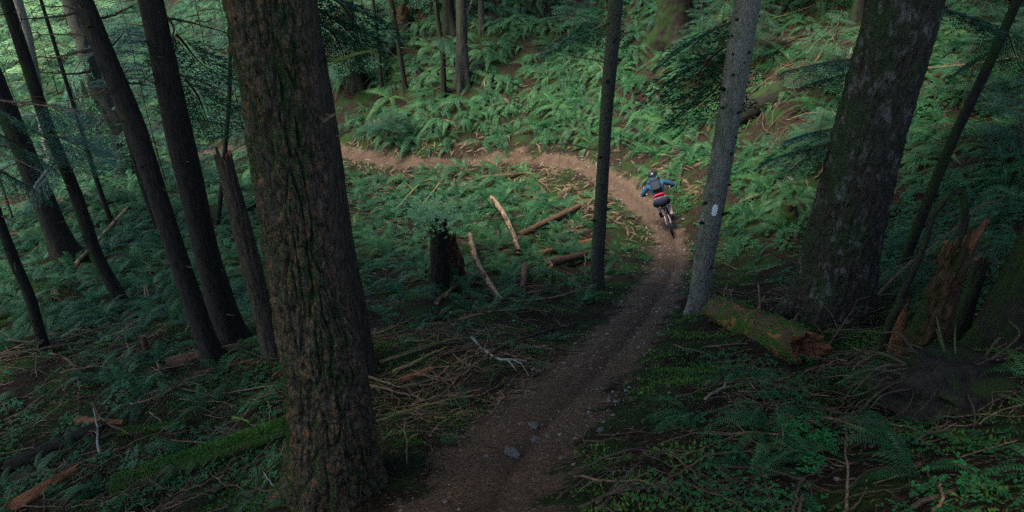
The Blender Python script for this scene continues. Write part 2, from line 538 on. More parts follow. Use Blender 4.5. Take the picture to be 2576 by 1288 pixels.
def trunk_mesh(axis, rad, n, dz, top, amp, fx, fz, flare=0, fh=.5, lobes=5, seed=0., sink=.5, detail_top=10.4, bend=0.):
    """axis: world points, base first; rad: radius at each; the trunk goes on straight above its last point up to `top`"""
    axis = np.array(axis, float)
    b = axis[0].copy()
    h = axis[:, 2] - b[2]
    rad = np.array(rad, float)
    hs = [-sink]
    ht = max(top, h[-1] + .3)
    while hs[-1] < ht:
        zz = hs[-1] + b[2]
        hs.append(hs[-1] + (dz if zz < detail_top else max(.8, dz)))
    hs = np.array(hs)
    def interp(vals):
        vals = np.asarray(vals, float)
        out = np.interp(hs, h, vals)
        k = -2 if len(h) > 1 else -1
        sl = (vals[-1] - vals[k]) / max(h[-1] - h[k], 1e-6)
        out = np.where(hs > h[-1], vals[-1] + sl * (hs - h[-1]), out)
        sl0 = (vals[1] - vals[0]) / max(h[1] - h[0], 1e-6)
        return np.where(hs < 0, vals[0] + sl0 * hs, out)
    def smooth(a):
        if dz < .3:
            k = max(3, int(.5 / dz) | 1)
            ap = np.concatenate([2 * a[0] - a[1:k // 2 + 1][::-1], a, 2 * a[-1] - a[-k // 2:-1][::-1]])
            return np.convolve(ap, np.ones(k) / k, 'valid')[:len(a)]
        return a
    cx, cy = smooth(interp(axis[:, 0])), smooth(interp(axis[:, 1]))
    r = np.interp(hs, h, rad)
    over = hs > h[-1]
    r = np.where(over, rad[-1] * (1 - .75 * (hs - h[-1]) / max(ht - h[-1], 1)), r)
    th = np.arange(n) * 2 * math.pi / n
    H, TH = np.meshgrid(hs, th, indexing='ij')
    Rr = np.repeat(r[:, None], n, 1)
    Rr = Rr * (1 + flare * np.exp(-np.maximum(H, -.1) / fh) * (1 + .45 * np.cos(lobes * TH + seed) + .25 * np.cos((lobes - 2) * TH + 2 * seed)))
    rm = rad.mean()
    q = np.stack([(np.cos(TH) * rm).ravel(), (np.sin(TH) * rm).ravel(), H.ravel()], 1)
    Rr = Rr + (rm * .10 * noise3(q * [1.2 / rm * .5, 1.2 / rm * .5, .6] + seed)).reshape(Rr.shape)
    if amp:
        wq = q + (.018 * noise3(q * 3.0 + seed + 9))[:, None]
        n1 = noise3(wq * [fx, fx, fz] + seed)
        n2 = noise3(wq * [fx * 2.1, fx * 2.1, fz * 2.6] + seed + 5)
        n3 = noise3(wq * [fx * 4.5, fx * 4.5, fz * 7] + seed + 11)
        fur = np.clip(np.abs(n1) / .22, 0, 1) ** .7
        fur2 = np.clip(np.abs(n2) / .25, 0, 1)
        n4 = noise3(wq * [fx * .9, fx * .9, fz * 4.5] + seed + 21)
        crack = np.clip(np.abs(n4) / .16, 0, 1)
        plate = np.tanh(5 * noise3(wq * [fx * 1.3, fx * 1.3, fz * 2.2] + seed + 31))
        dsp = amp * (fur * .75 + fur2 * .22 + crack * .22 + plate * .16 + n3 * .25 - .85)
        fade = (H.ravel() + b[2] < detail_top)
        Rr = Rr + (dsp * fade).reshape(Rr.shape)
    V = np.stack([cx[:, None] + np.cos(TH) * Rr, cy[:, None] + np.sin(TH) * Rr, b[2] + H], -1).reshape(-1, 3)
    k = len(hs)
    i = (np.arange(k - 1)[:, None] * n + np.arange(n)[None]).ravel()
    j = (np.arange(k - 1)[:, None] * n + (np.arange(n)[None] + 1) % n).ravel()
    F = np.stack([i, j, j + n, i + n], 1)
    return V, F, (cx, cy, hs, r, b)

def np_mesh(name, V, F, mats, smooth=True, midx=None):
    me = bpy.data.meshes.new(name)
    me.vertices.add(len(V)); me.vertices.foreach_set('co', np.ascontiguousarray(V, np.float32).ravel())
    F = np.ascontiguousarray(F, np.int32)
    k = F.shape[1]
    me.loops.add(F.size); me.loops.foreach_set('vertex_index', F.ravel())
    me.polygons.add(len(F))
    me.polygons.foreach_set('loop_start', np.arange(0, F.size, k, dtype=np.int32))
    me.polygons.foreach_set('loop_total', np.full(len(F), k, np.int32))
    me.polygons.foreach_set('use_smooth', np.full(len(F), smooth, dtype=bool))
    for m in mats:
        me.materials.append(m)
    if midx is not None:
        me.polygons.foreach_set('material_index', np.asarray(midx, np.int32))
    me.update(calc_edges=True)
    me.validate()
    return me

def kites(base, d, side, ln, wd, droop=None):
    """leaf-shaped quads: base point, direction, side vector, length, half width (arrays)"""
    a = base
    mid = base + d * (ln * .45)[:, None]
    tip = base + d * ln[:, None]
    if droop is not None:
        tip = tip - np.array([0, 0, 1.0]) * (droop * ln)[:, None]
    l = mid + side * wd[:, None]
    r = mid - side * wd[:, None]
    V = np.stack([a, r, tip, l], 1).reshape(-1, 3)
    F = np.arange(len(a) * 4).reshape(-1, 4)
    return V, F

def unit(v):
    return v / (np.linalg.norm(v, axis=-1, keepdims=True) + 1e-9)

# ---- conifer spray: a drooping bough with side twigs and needle leaves
def bough_arrays(L, seed, droop=.25, dens=1.0):
    r = np.random.default_rng(seed)
    ns = int(16 * dens * max(L, .8)) + 4
    s = np.linspace(.08, 1, ns)
    axis = np.stack([s * L, .05 * L * np.sin(s * 4 + seed), .10 * L * s - droop * L * s * s], 1)
    B, D, SD, LN, WD = [], [], [], [], []
    for i, si in enumerate(s):
        for sgn in (-1, 1):
            tl = L * (.50 * (1 - si) ** .8 + .06) * r.uniform(.7, 1.15)
            dirv = unit(np.array([.75, sgn * 1.0, r.uniform(-.25, .05)]))
            nl = max(4, int(tl / .045 * dens))
            q = np.linspace(.1, 1, nl)
            pts = axis[i] + dirv * (q * tl)[:, None]
            pts[:, 2] -= .22 * tl * q ** 2
            for k in range(nl):
                for sg2 in (-1, 1):
                    dd = unit(dirv * 1.0 + sg2 * np.array([-dirv[1], dirv[0], 0]) * r.uniform(.5, 1.0) + np.array([0, 0, r.uniform(-.35, .15)]))
                    B.append(pts[k]); D.append(dd)
                    SD.append(unit(np.cross(dd, [0, 0, 1]) + r.normal(size=3) * .3))
                    LN.append(r.uniform(.04, .08)); WD.append(r.uniform(.006, .011))
    V, F = kites(np.array(B), np.array(D), np.array(SD), np.array(LN), np.array(WD))
    return V, F, axis

def rot_z(V, a):
    c, s = math.cos(a), math.sin(a)
    return V @ np.array([[c, s, 0], [-s, c, 0], [0, 0, 1]])

def sapling_crown_mesh(name, H, z0, L0, nb, seed, mats, droop=.25, dens=.8, wood=True):
    """a young conifer's crown: boughs around a stem, shorter towards the top"""
    r = np.random.default_rng(seed)
    Vs, Fs, Ms, n = [], [], [], 0
    tb = MB()
    cache = [bough_arrays(1.0, seed * 10 + k, droop, dens) for k in range(3)]
    for k in range(nb):
        f = (k + r.uniform(0, .6)) / nb
        z = z0 + (H - z0) * f
        L = L0 * (1 - f * .8) * r.uniform(.65, 1.1)
        V, F, ax = cache[k % 3]
        a = k * 2.4 + r.uniform(-.5, .5)
        tilt = r.uniform(-.2, .25)
        rx = np.array(Euler((r.uniform(-.3, .3), -tilt, 0)).to_matrix())
        Vb = rot_z((V * L) @ rx.T, a) + [0, 0, z]
        Vs.append(Vb); Fs.append(F + n); Ms.append(np.zeros(len(F), int)); n += len(Vb)
        axw = rot_z((ax * L) @ rx.T, a) + [0, 0, z]
        tb.tube(np.vstack([[0, 0, z], axw[::3]]), np.linspace(.012 * L + .004, .003, len(axw[::3]) + 1), 4, cap=False)
    tv = np.concatenate(tb.V)
    Vs.append(tv); Fs.append(np.array(tb.F) + n); Ms.append(np.ones(len(tb.F), int))
    return np_mesh(name, np.concatenate(Vs), np.concatenate(Fs), mats, False, np.concatenate(Ms))

def canopy_mesh(name, seed, n=2600, H=11., Rad=3.3):
    r = np.random.default_rng(seed)
    f = r.random(n) ** .8
    z = f * H
    rr = (Rad * (1 - f * .85)) * np.sqrt(r.random(n))
    a = r.random(n) * 6.283
    B = np.stack([rr * np.cos(a), rr * np.sin(a), z + r.normal(size=n) * .2], 1)
    D = unit(np.stack([np.cos(a), np.sin(a), r.normal(size=n) * .35 - .2], 1))
    SD = unit(np.cross(D, [0, 0, 1]) + r.normal(size=(n, 3)) * .4)
    V, F = kites(B, D, SD, r.uniform(.5, 1.0, n), r.uniform(.10, .22, n))
    return np_mesh(name, V, F, [M['needle']], False)
CANOPY = [canopy_mesh('canopy_foliage', k) for k in (1, 2, 3)]

def dead_branch(mb, pts, r0, r1, twigs, seed, m=0, tl=.5, hang=.3):
    r = np.random.default_rng(seed)
    ax = catmull(pts, 6)
    ax = ax + np.cumsum(r.normal(size=ax.shape) * .008, axis=0)
    mb.tube(ax, np.linspace(r0, r1, len(ax)), 6, m)
    L = np.linalg.norm(ax[-1] - ax[0])
    for k in range(twigs):
        i = int(r.uniform(.15, .97) * (len(ax) - 1))
        d = unit(ax[min(i + 1, len(ax) - 1)] - ax[max(i - 1, 0)])
        side = unit(np.cross(d, r.normal(size=3)))
        dv = unit(d * r.uniform(.4, 1.0) + side * r.uniform(.5, 1.0) + np.array([0, 0, -hang]))
        l = tl * L * r.uniform(.15, .45)
        p1 = ax[i] + dv * l * .5 + r.normal(size=3) * .04 * l
        p2 = ax[i] + dv * l + np.array([0, 0, -.15 * l]) + r.normal(size=3) * .1 * l
        mb.tube([ax[i], p1, p2], [max(r1, r0 * .35), r1 * .8, r1 * .4], 4, m, cap=False)

TREES = {}
def tree(key, name, label, cat, px, wpx, mat, n=40, dz=.12, top=19, amp=.012, fx=12, fz=2.2, flare=.35, fh=.35, lobes=5,
         group='conifer trunks standing on the slope', crown=True, tb=None, branches=(), bmat='dark_stick', yo=0., cs=1.0, ch=1.6):
    pts, b = axis_px(px, tb)
    rad = [wpx[i] * (pts[i][1] * CT - (pts[i][2] - CAMZ) * ST) / F_PX / 2 for i in range(len(pts))]
    root = empty(name, b, label, cat, group)
    V, F, info = trunk_mesh(pts, rad, n, dz, top, amp, fx, fz, flare, fh, lobes, seed=(hash(label) % 1) + len(label) * .37 + b[0])
    o = link('trunk', np_mesh('trunk', V - b, F, [M[mat]]), root)
    cx, cy, hs, r, _ = info
    if crown:
        c = link('crown', CANOPY[len(TREES) % 3], root)  # unseen crown above the frame, its size set for the shade it casts
        zc = max(CAMZ + ch - b[2], top * .45)
        k = int(np.argmin(np.abs(hs - zc)))
        c.location = (cx[k] - b[0], cy[k] - b[1], zc)
        s = max(.7, min(1.25, rad[0] * 3.2)) * cs
        c.scale = (s, s, (top - zc) / 11.0 + .15)
        c.rotation_euler = (0, 0, len(TREES) * 1.7)
    TREES[key] = (root, info, pts, rad)
    for k, (bp, r0, tw, dy) in enumerate(branches):
        # first pixel lies on the trunk; dy drifts the tip towards (-) or away from (+) the camera
        w3 = [Py(u, v, b[1] + dy * i / max(len(bp) - 1, 1)) for i, (u, v) in enumerate(bp)]
        mb = MB()
        dead_branch(mb, [p - b for p in w3], r0, r0 * .35, tw, len(label) + k)
        mb.build('dead_branch', M[bmat], root)
    return root

# --- front and middle trunks
tree('fir', 'fir_tree', 'massive furrowed fir trunk with moss and rust bark, nearest to the camera', 'tree',
     [(842,1235),(830,1044),(805,894),(757,640),(665,0)], [212,196,190,164,182], 'fir_bark', n=300, dz=.012, top=23, amp=.052, fx=14, fz=2.4,
     flare=.26, fh=.32, lobes=6, cs=1.2,
     branches=[([(800,292),(830,285),(860,268)], .018, 2, -.2), ([(845,345),(880,332)], .012, 0, -.1)], bmat='stick')
tree('behind', 'fir_tree', 'straight brown trunk half hidden directly behind the massive furrowed fir', 'tree',
     [(892,935),(838,640),(742,0)], [112,106,112], 'mid_bark', n=100, dz=.03, top=21, amp=.016, fx=22, fz=2.0, flare=.12, fh=.3,
     branches=[([(822,148),(880,135),(946,114)], .03, 3, -.5)], bmat='moss_stick')
tree('tall_dark', 'conifer_tree', 'dark bent trunk with bare mossy twigs on its left, standing before the bark log', 'tree',
     [(538,908),(446,644),(341,320),(209,0)], [50,46,52,47], 'brown_bark', n=64, dz=.05, top=20, amp=.006, fx=24, fz=2.5, flare=.35, fh=.25,
     branches=[([(217,89),(175,86),(92,92)], .018, 9, .5), ([(212,130),(150,144),(82,141)], .020, 9, .3), ([(232,175),(175,190),(92,185)], .020, 9, -.4),
               ([(200,22),(150,15),(82,12)], .014, 6, .3), ([(205,32),(100,48),(45,48)], .016, 7, -.6), ([(270,220),(215,235),(142,242)], .014, 7, .4),
               ([(240,48),(300,30),(345,12)], .018, 6, .5), ([(300,200),(345,208),(390,182)], .015, 5, .6)])
tree('brown', 'conifer_tree', 'smooth brown trunk with a flared foot, second trunk left of the furrowed fir', 'tree',
     [(585,868),(522,644),(447,320),(380,0)], [74,61,64,60], 'brown_bark', n=80, dz=.04, top=21, amp=.007, fx=26, fz=2.0, flare=.55, fh=.30, lobes=4,
     branches=[([(415,45),(480,62),(570,86)], .022, 4, .3), ([(445,190),(520,208),(598,234)], .018, 4, .5), ([(455,215),(520,232),(590,268)], .012, 4, .2),
               ([(462,262),(500,262),(545,268)], .014, 2, .2), ([(470,300),(540,308),(605,318)], .012, 4, .4), ([(425,50),(432,80),(430,115)], .02, 2, -.3)])
tree('thin_grey', 'conifer_tree', 'slim grey trunk at the inside edge of the trail left of the cyclist', 'tree',
     [(1503,725),(1503,644),(1523,320),(1549,0)], [31,32,31,37], 'dim_grey_bark', n=48, dz=.05, top=17, amp=.008, fx=22, fz=5, flare=.25, fh=.2, cs=.5,
     branches=[([(1528,20),(1480,10),(1428,-4)], .012, 5, .4), ([(1523,92),(1490,70),(1463,35)], .011, 4, .3), ([(1520,160),(1413,137),(1333,105)], .014, 5, .9),
               ([(1500,377),(1403,367),(1318,415)], .014, 6, 1.2), ([(1524,180),(1500,150),(1470,130)], .008, 3, .4), ([(1535,70),(1560,78),(1590,90)], .010, 3, .5)])
tree('pale', 'conifer_tree', 'pale grey trunk with a white paint blaze, right of the cyclist', 'tree',
     [(1754,788),(1772,644),(1828,320),(1882,0)], [54,52,58,63], 'grey_bark', n=90, dz=.03, top=21, amp=.008, fx=24, fz=8, flare=.30, fh=.25, cs=1.0,
     branches=[([(1905,150),(1960,118),(2030,84)], .012, 5, .7), ([(1806,178),(1790,185),(1760,200)], .012, 2, -.3)])
tree('big_right', 'fir_tree', 'huge dark mottled fir trunk right of the pale blazed tree', 'tree',
     [(2090,765),(2112,644),(2188,320),(2280,0)], [180,172,166,174], 'big_bark', n=190, dz=.022, top=25, amp=.034, fx=11, fz=3.2, flare=.22, fh=.45, lobes=6, cs=1.5)
tree('edge_right', 'fir_tree', 'rough dark trunk cut off by the right edge behind the rotten stump', 'tree',
     [(2535,860),(2627,644),(2915,0)], [150,135,140], 'dark_bark', n=90, dz=.05, top=20, amp=.025, fx=14, fz=3, flare=.25, fh=.4, cs=1.4)
tree('slender_right', 'young_tree', 'slender dark leaning stem between the huge mottled fir and the right edge', 'tree',
     [(2265,680),(2342,485),(2397,350),(2487,165),(2560,0)], [25,25,24,23,22], 'dark_bark', n=20, dz=.12, top=9, amp=.004, flare=.1, crown=False,
     branches=[([(2397,360),(2355,345),(2312,325)], .010, 3, .2), ([(2380,398),(2340,392),(2300,400)], .008, 2, .3)])
# --- left trunks
tree('left_corner', 'conifer_tree', 'slim dark trunk running from the top left corner down into the ferns', 'tree',
     [(308,760),(240,640),(187,475),(120,325),(80,200),(15,0)], [30,30,30,29,28,28], 'dark_bark', n=36, cs=.6, dz=.1, top=19, amp=.008, flare=.2, fh=.3)
tree('left_low', 'conifer_tree', 'dark bare trunk at the lower left edge above the twig pile', 'tree',
     [(112,880),(75,745),(33,650),(0,560),(-110,245)], [27,26,25,24,24], 'dark_bark', n=32, dz=.1, top=17, amp=.006, flare=.2, fh=.2,
     branches=[([(-110,240),(0,246),(162,265),(297,287)], .022, 12, -.3), ([(-75,345),(0,368),(105,398),(285,458)], .016, 8, .8), ([(-70,360),(60,415),(175,475)], .014, 6, -.5),
               ([(45,670),(100,656),(150,655)], .009, 3, .2)], bmat='stick')
tree('left_big', 'fir_tree', 'thick mossy trunk standing in ferns near the left edge', 'tree',
     [(172,652),(97,475),(0,240)], [56,50,48], 'dark_bark', n=48, cs=.6, dz=.1, top=22, amp=.02, flare=.35, fh=.5)
tree('left_pale', 'conifer_tree', 'distant pinkish pale trunk in the bright gap at top left', 'tree',
     [(132,400),(107,300),(70,90),(42,0)], [27,25,24,24], 'grey_bark', n=28, dz=.2, top=20, amp=.012, crown=False)
tree('left_grey', 'conifer_tree', 'thick grey furrowed trunk right behind the dark bent trunk', 'tree',
     [(322,450),(300,320),(237,210),(212,100),(178,0)], [46,44,44,43,42], 'dim_grey_bark', n=44, cs=.6, dz=.15, top=22, amp=.03, fx=9, flare=.3, fh=.6)
tree('left_sap', 'young_tree', 'thin mossy stem among ferns right of the slim left trunk', 'tree',
     [(284,572),(250,475),(205,330)], [13,12,11], 'dark_bark', n=14, dz=.3, top=12, amp=0, flare=.1, crown=False)
tree('left_sap2', 'young_tree', 'thin dark stem half hidden behind the dark bent trunk', 'tree',
     [(402,584),(360,470),(318,330)], [17,16,14], 'dark_bark', n=16, dz=.3, top=13, amp=0, flare=.1, crown=False)
tree('left_sap3', 'young_tree', 'upright thin dark stem just left of the snapped trunk', 'tree',
     [(546,575),(560,450),(577,250),(580,60)], [13,12,11,10], 'dark_bark', n=14, dz=.3, top=12, amp=0, flare=.1, crown=False)
# --- back trunks on the fern bank
tree('back_a', 'conifer_tree', 'slim dark leaning trunk on the fern bank, leftmost of three close together', 'tree',
     [(1020,228),(1003,115),(984,0)], [13,12,12], 'dark_bark', n=20, cs=.45, dz=.2, top=16, amp=.01, branches=[([(1010,150),(990,140),(965,110)], .014, 2, .3), ([(1014,165),(1000,168),(985,160)], .01, 2, .3)])
tree('back_b', 'conifer_tree', 'slim trunk with curling mossy dead branches on the fern bank', 'tree',
     [(1116,240),(1114,130),(1094,0)], [15,14,12], 'dark_bark', n=20, cs=.45, dz=.2, top=16, amp=.01,
     branches=[([(1113,117),(1090,115),(1066,115)], .014, 2, -.3), ([(1114,126),(1095,128),(1078,120)], .014, 1, -.3), ([(1116,165),(1085,176),(1055,165),(1042,148)], .013, 1, -.4),
               ([(1116,193),(1090,194),(1075,190)], .012, 1, -.3), ([(1118,237),(1100,240),(1088,228)], .012, 1, -.3)], bmat='moss_stick')
tree('back_c', 'fir_tree', 'thick furrowed trunk with a wide foot on the fern bank behind the curling branches', 'tree',
     [(1164,212),(1162,100),(1160,0)], [29,27,26], 'dim_grey_bark', n=40, cs=.5, dz=.12, top=22, amp=.025, fx=10, flare=.5, fh=.8, branches=[([(1172,72),(1190,66),(1205,50)], .015, 2, -.3)], bmat='moss_stick')
tree('back_d', 'fir_tree', 'dark trunk far up the bank between two slimmer trunks', 'tree',
     [(1132,72),(1126,0)], [30,28], 'dark_bark', n=28, cs=.5, dz=.2, top=20, amp=.02)
tree('back_e', 'fir_tree', 'dark trunk under hanging foliage just right of the furrowed fir', 'tree',
     [(902,214),(890,120),(872,0)], [33,31,30], 'dark_bark', n=32, cs=.5, dz=.15, top=20, amp=.02)
tree('back_f', 'young_tree', 'thin straight pole stem on the bank between two dark trunks', 'tree',
     [(962,240),(952,120),(938,0)], [10,9,8], 'dark_bark', n=12, dz=.4, top=13, amp=0, crown=False)
tree('back_g', 'conifer_tree', 'pale slim trunk high on the bank at the top edge', 'tree',
     [(1212,80),(1210,0)], [15,14], 'dim_grey_bark', n=16, cs=.4, dz=.3, top=15, amp=.008)
tree('back_h', 'fir_tree', 'very broad old trunk at the top edge above the fern bank', 'tree',
     [(1697,88),(1700,0)], [86,80], 'dark_bark', n=60, dz=.08, top=24, amp=.05, fx=7, flare=.25, fh=.6, cs=.3, ch=3)
tree('back_i', 'conifer_tree', 'dark trunk at the top edge left of the huge mottled fir', 'tree',
     [(2150,75),(2166,0)], [34,30], 'dark_bark', n=30, cs=1.6, dz=.15, top=20, amp=.02, flare=.4)
# unseen firs added outside the frame so that their crowns shade the slopes
for k, (x, y, h, sc) in enumerate([(-9.5,1.5,21,1.2),(-3.4,1.0,20,.70),(9.5,1.5,20,1.2),(11,6,20,1.3),(-12,5,22,1.3),(-15,11,22,1.3),(14.5,12,20,1.3),(17,18,20,1.3),(-19,17,23,1.3),(20,22,19,1.3),(17,27,18,1.3),(14,26.5,18,1.4),(13,16,19,1.2),(12.5,10.5,19,1.2)]):
    b = np.array([x, y, gz(x, y)])
    root = empty('fir_tree', b, 'unseen tall fir added outside the view to shade the slope', 'tree', 'unseen firs added for shade')
    V, F, info = trunk_mesh([b, b + [.1, 0, 8]], [.32, .25], 20, .5, h, 0, 1, 1, .3, .4, 5, seed=k)
    link('trunk', np_mesh('trunk', V - b, F, [M['dark_bark']]), root)
    c = link('crown', CANOPY[k % 3], root)
    zc = max(CAMZ + 2.2 - b[2], h * .4)
    c.location = (.1, 0, zc); c.scale = (sc, sc, (h - zc) / 11); c.rotation_euler = (0, 0, k)
def bough(key, a, b, dy=-.4, seed=1, mat='needle', droop=.15):
    root, info, pts, rad = TREES[key]
    o3 = info[4]
    pa = Py(a[0], a[1], o3[1]); pb = Py(b[0], b[1], o3[1] + dy)
    d = pb - pa; L = np.linalg.norm(d)
    V, F, ax = bough_arrays(1.0, seed, droop, 1.35)
    x = d / L; y = unit(np.cross([0, 0, 1.0], x)); z = np.cross(x, y)
    B = np.stack([x, y, z])
    k = MB(); k.tube((ax * L) @ B + pa - o3, np.linspace(.012 + .006 * L, .003, len(ax)), 5)
    br = k.build('live_branch', M['dark_stick'], root)
    link('spray', np_mesh('spray', (V * L) @ B + pa - o3, F, [M[mat]], False), br)
for k_, (key, a, b, dy) in enumerate([('behind', (790,10), (905,120), 1.2), ('behind', (800,50), (880,165), .8), ('behind', (780,-20), (930,60), 1.5), ('back_e', (885,95), (960,185), -.6), ('back_e', (880,60), (830,190), -.8),
        ('pale', (1865,50), (1690,140), 1.5), ('pale', (1850,110), (1680,235), 1.8), ('pale', (1840,190), (1700,300), 1.6),
        ('big_right', (2235,150), (1985,165), 1.0), ('big_right', (2225,175), (2030,205), .8), ('big_right', (2180,350), (1920,395), 1.0), ('big_right', (2185,320), (1980,340), 1.2), ('big_right', (2350,20), (2480,60), .8),
        ('left_low', (-80,300), (150,425), .8), ('left_low', (-60,400), (130,500), .5), ('left_low', (-100,240), (110,330), 1.0), ('left_corner', (120,330), (260,420), -.7), ('left_corner', (100,260), (210,330), -.8), ('left_corner', (150,390), (60,520), -.6),
        ('tall_dark', (270,230), (330,150), 1.0), ('tall_dark', (240,150), (330,60), 1.2), ('brown', (440,190), (560,330), 1.2), ('brown', (420,80), (560,190), 1.5), ('left_grey', (240,200), (330,420), -.5), ('left_grey', (220,120), (150,260), -.8),
        ('back_b', (1105,85), (1140,135), -.5), ('thin_grey', (1535,60), (1400,110), 2.2), ('slender_right', (2500,120), (2400,200), .6), ('slender_right', (2510,60), (2590,180), .4)]):
    bough(key, a, b, dy, 90 + k_)
# knots on the two grey trunks
def knots(key, cnt, seed, ln=1., mat='dark_bark', w=1.):
    root, info, pts, rad = TREES[key]
    cx, cy, hs, r, b = info
    rr = np.random.default_rng(seed)
    mb = MB()
    for _ in range(cnt):
        k = int(rr.integers(4, min(len(hs), int(9 / (hs[1] - hs[0])))))
        a = rr.uniform(-math.pi, 0)
        d = np.array([math.cos(a), math.sin(a), .25])
        c = np.array([cx[k], cy[k], b[2] + hs[k]]) - b + d * r[k] * .95
        q = rr.uniform(.6, 1.3)
        l_ = ln * rr.uniform(.4, 1.6) ** 2
        e_ = d * .04 * q * l_ + rr.normal(size=3) * .012 * l_
        mb.tube([c, c + e_ * .5, c + e_], [.030 * q * w, .020 * q * w, .009 * q * w], 6)
    tag(mb.build('branch_scars', M[mat], root), kind='stuff')
knots('pale', 46, 3); knots('thin_grey', 40, 4)
for i_, k_ in enumerate(('tall_dark', 'brown', 'behind', 'left_corner', 'left_grey', 'left_low', 'back_a', 'back_b', 'back_c', 'left_big', 'big_right', 'back_e')):
    knots(k_, 26, 30 + i_, 3.2, 'dark_stick', .45)
# paint blaze on the pale trunk
def blaze():
    root, info, pts, rad = TREES['pale']
    cx, cy, hs, r, b = info
    u0, v0 = 1791, 515
    c = Py(u0, v0, b[1])
    k = int(np.argmin(np.abs(hs - (c[2] - b[2]))))
    ax = np.array([cx[k], cy[k]]); rr = r[k] * 1.05 + .020
    a0 = math.atan2(-ax[1], c[0] - ax[0] + .0)
    a0 = -math.pi / 2 + math.asin(max(-.8, min(.8, (c[0] - ax[0]) / rr)))
    V, F = [], []
    na, nh = 8, 14
    for j in range(nh + 1):
        t = j / nh
        hh = c[2] + (t - .5) * .21
        wdt = .038 * (1 - abs(2 * t - 1) ** 4) ** .5 * (1 + .3 * math.sin(j * 2.1)) + .004
        kk = int(np.argmin(np.abs(hs - (hh - b[2]))))
        for i in range(na + 1):
            aa = a0 + (i / na - .5) * 2 * wdt / rr
            V.append((cx[kk] + math.cos(aa) * rr, cy[kk] + math.sin(aa) * rr, hh))
    for j in range(nh):
        for i in range(na):
            q = j * (na + 1) + i
            F.append((q, q + 1, q + na + 2, q + na + 1))
    mb = MB(); mb.add(np.array(V) - b, F)
    mb.build('paint_blaze', M['paint'], root)
blaze()
# ---- TREES END

# ------------------------------------------------------------------ snags, stumps, logs, sticks
def rough_log(p0, p1, r0, r1, seed, n=18, m=22, amp=.2, broken=.25, bend=.0):
    """a fallen trunk: rough sides, ragged ends"""
    r = np.random.default_rng(seed)
    p0, p1 = np.array(p0, float), np.array(p1, float)
    ax = p1 - p0
    L = np.linalg.norm(ax); t = ax / L
    up = np.array([0, 0, 1.0]) if abs(t[2]) < .9 else np.array([1.0, 0, 0])
    s = unit(np.cross(t, up)); w2 = np.cross(s, t)
    th = np.arange(n) * 2 * math.pi / n
    V = []
    e0, e1 = r.uniform(-1, 1, n), r.uniform(-1, 1, n)
    for i in range(m + 1):
        f = i / m
        rad = r0 + (r1 - r0) * f
        q = np.stack([np.cos(th) * 1.6, np.sin(th) * 1.6, np.full(n, f * L * 1.3)], 1) + seed
        rr = rad * (1 + amp * noise3(q) + amp * .6 * noise3(q * [2.2, 2.2, 1.5] + 3) + amp * .45 * noise3(q * [5, 5, .8] + 7))
        off = np.zeros(n)
        if i == 0: off = (e0 * .5 + .9 * noise3(q * [1.5, 1.5, 0] + 3)) * broken * r0
        if i == m: off = (e1 * .5 + .9 * noise3(q * [1.5, 1.5, 0] + 5)) * broken * r1
        cbend = s * bend * L * math.sin(f * math.pi)
        V.append(p0 + ax * f + cbend + np.cos(th)[:, None] * s * rr[:, None] + np.sin(th)[:, None] * w2 * rr[:, None] + t * off[:, None])
    F = []
    for i in range(m):
        for j in range(n):
            a, b2 = i * n + j, i * n + (j + 1) % n
            F.append((a, b2, b2 + n, a + n))
    V = np.concatenate(V)
    E = []
    for end, p, sgn, rr0 in ((0, p0, 1, r0), (m, p1, -1, r1)):
        ring = V[end * n:(end + 1) * n]
        c = ring.mean(0)
        jag = r.uniform(-.5, .5, n)[:, None] * broken * rr0
        i1 = c + (ring - c) * .72 + sgn * t * (.25 * broken * rr0 + jag * .8)
        i2 = c + (ring - c) * .38 + sgn * t * (.75 * broken * rr0 + jag)
        b0 = len(V)
        V = np.vstack([V, i1, i2, (c + sgn * t * 1.0 * broken * rr0)[None]])
        for j in range(n):
            k = (j + 1) % n
            for q in ((end * n + j, end * n + k, b0 + k, b0 + j), (b0 + j, b0 + k, b0 + n + k, b0 + n + j)):
                E.append(q if end else q[::-1])
            q = (b0 + n + j, b0 + n + k, b0 + 2 * n)
            E.append(q if end else q[::-1])
    return V, F, E

def compact(V, F):
    used = sorted({i for f in F for i in f})
    mp = {i: k for k, i in enumerate(used)}
    return V[used], [tuple(mp[i] for i in f) for f in F]

def on_ground(u, v, up):
    p = G(u, v)
    return np.array([p[0], p[1], p[2] + up])

def moss_over(root, pa, pb, rad, taper, seed, RM, dens):
    r = np.random.default_rng(seed)
    ax = pb - pa; L = np.linalg.norm(ax); t = ax / L
    s = unit(np.cross(t, [0, 0, 1.0])); w2 = np.cross(s, t)
    n = int(L * rad * 9000 * dens)
    f = r.random(n); a = r.normal(math.pi / 2, .75, n)
    keep = noise3(np.stack([f * L * 2.2, np.cos(a) * 1.2, np.sin(a) * 1.2], 1) + seed) > (-.35 if dens > .5 else .02)
    f, a = f[keep], a[keep]; n = len(f)
    nd = np.cos(a)[:, None] * s + np.sin(a)[:, None] * w2
    rr = rad * (1 + (taper - 1) * f) * 1.0
    B = ax * f[:, None] + nd * rr[:, None]
    D = unit(nd + r.normal(size=(n, 3)) * .6)
    V, F = kites(B, D, unit(np.cross(D, r.normal(size=(n, 3)))), r.uniform(.02, .055, n), r.uniform(.006, .014, n))
    V = V @ RM
    tag(link('moss_cover', np_mesh('moss_cover', V, F, [M['moss']], False), root), kind='stuff')

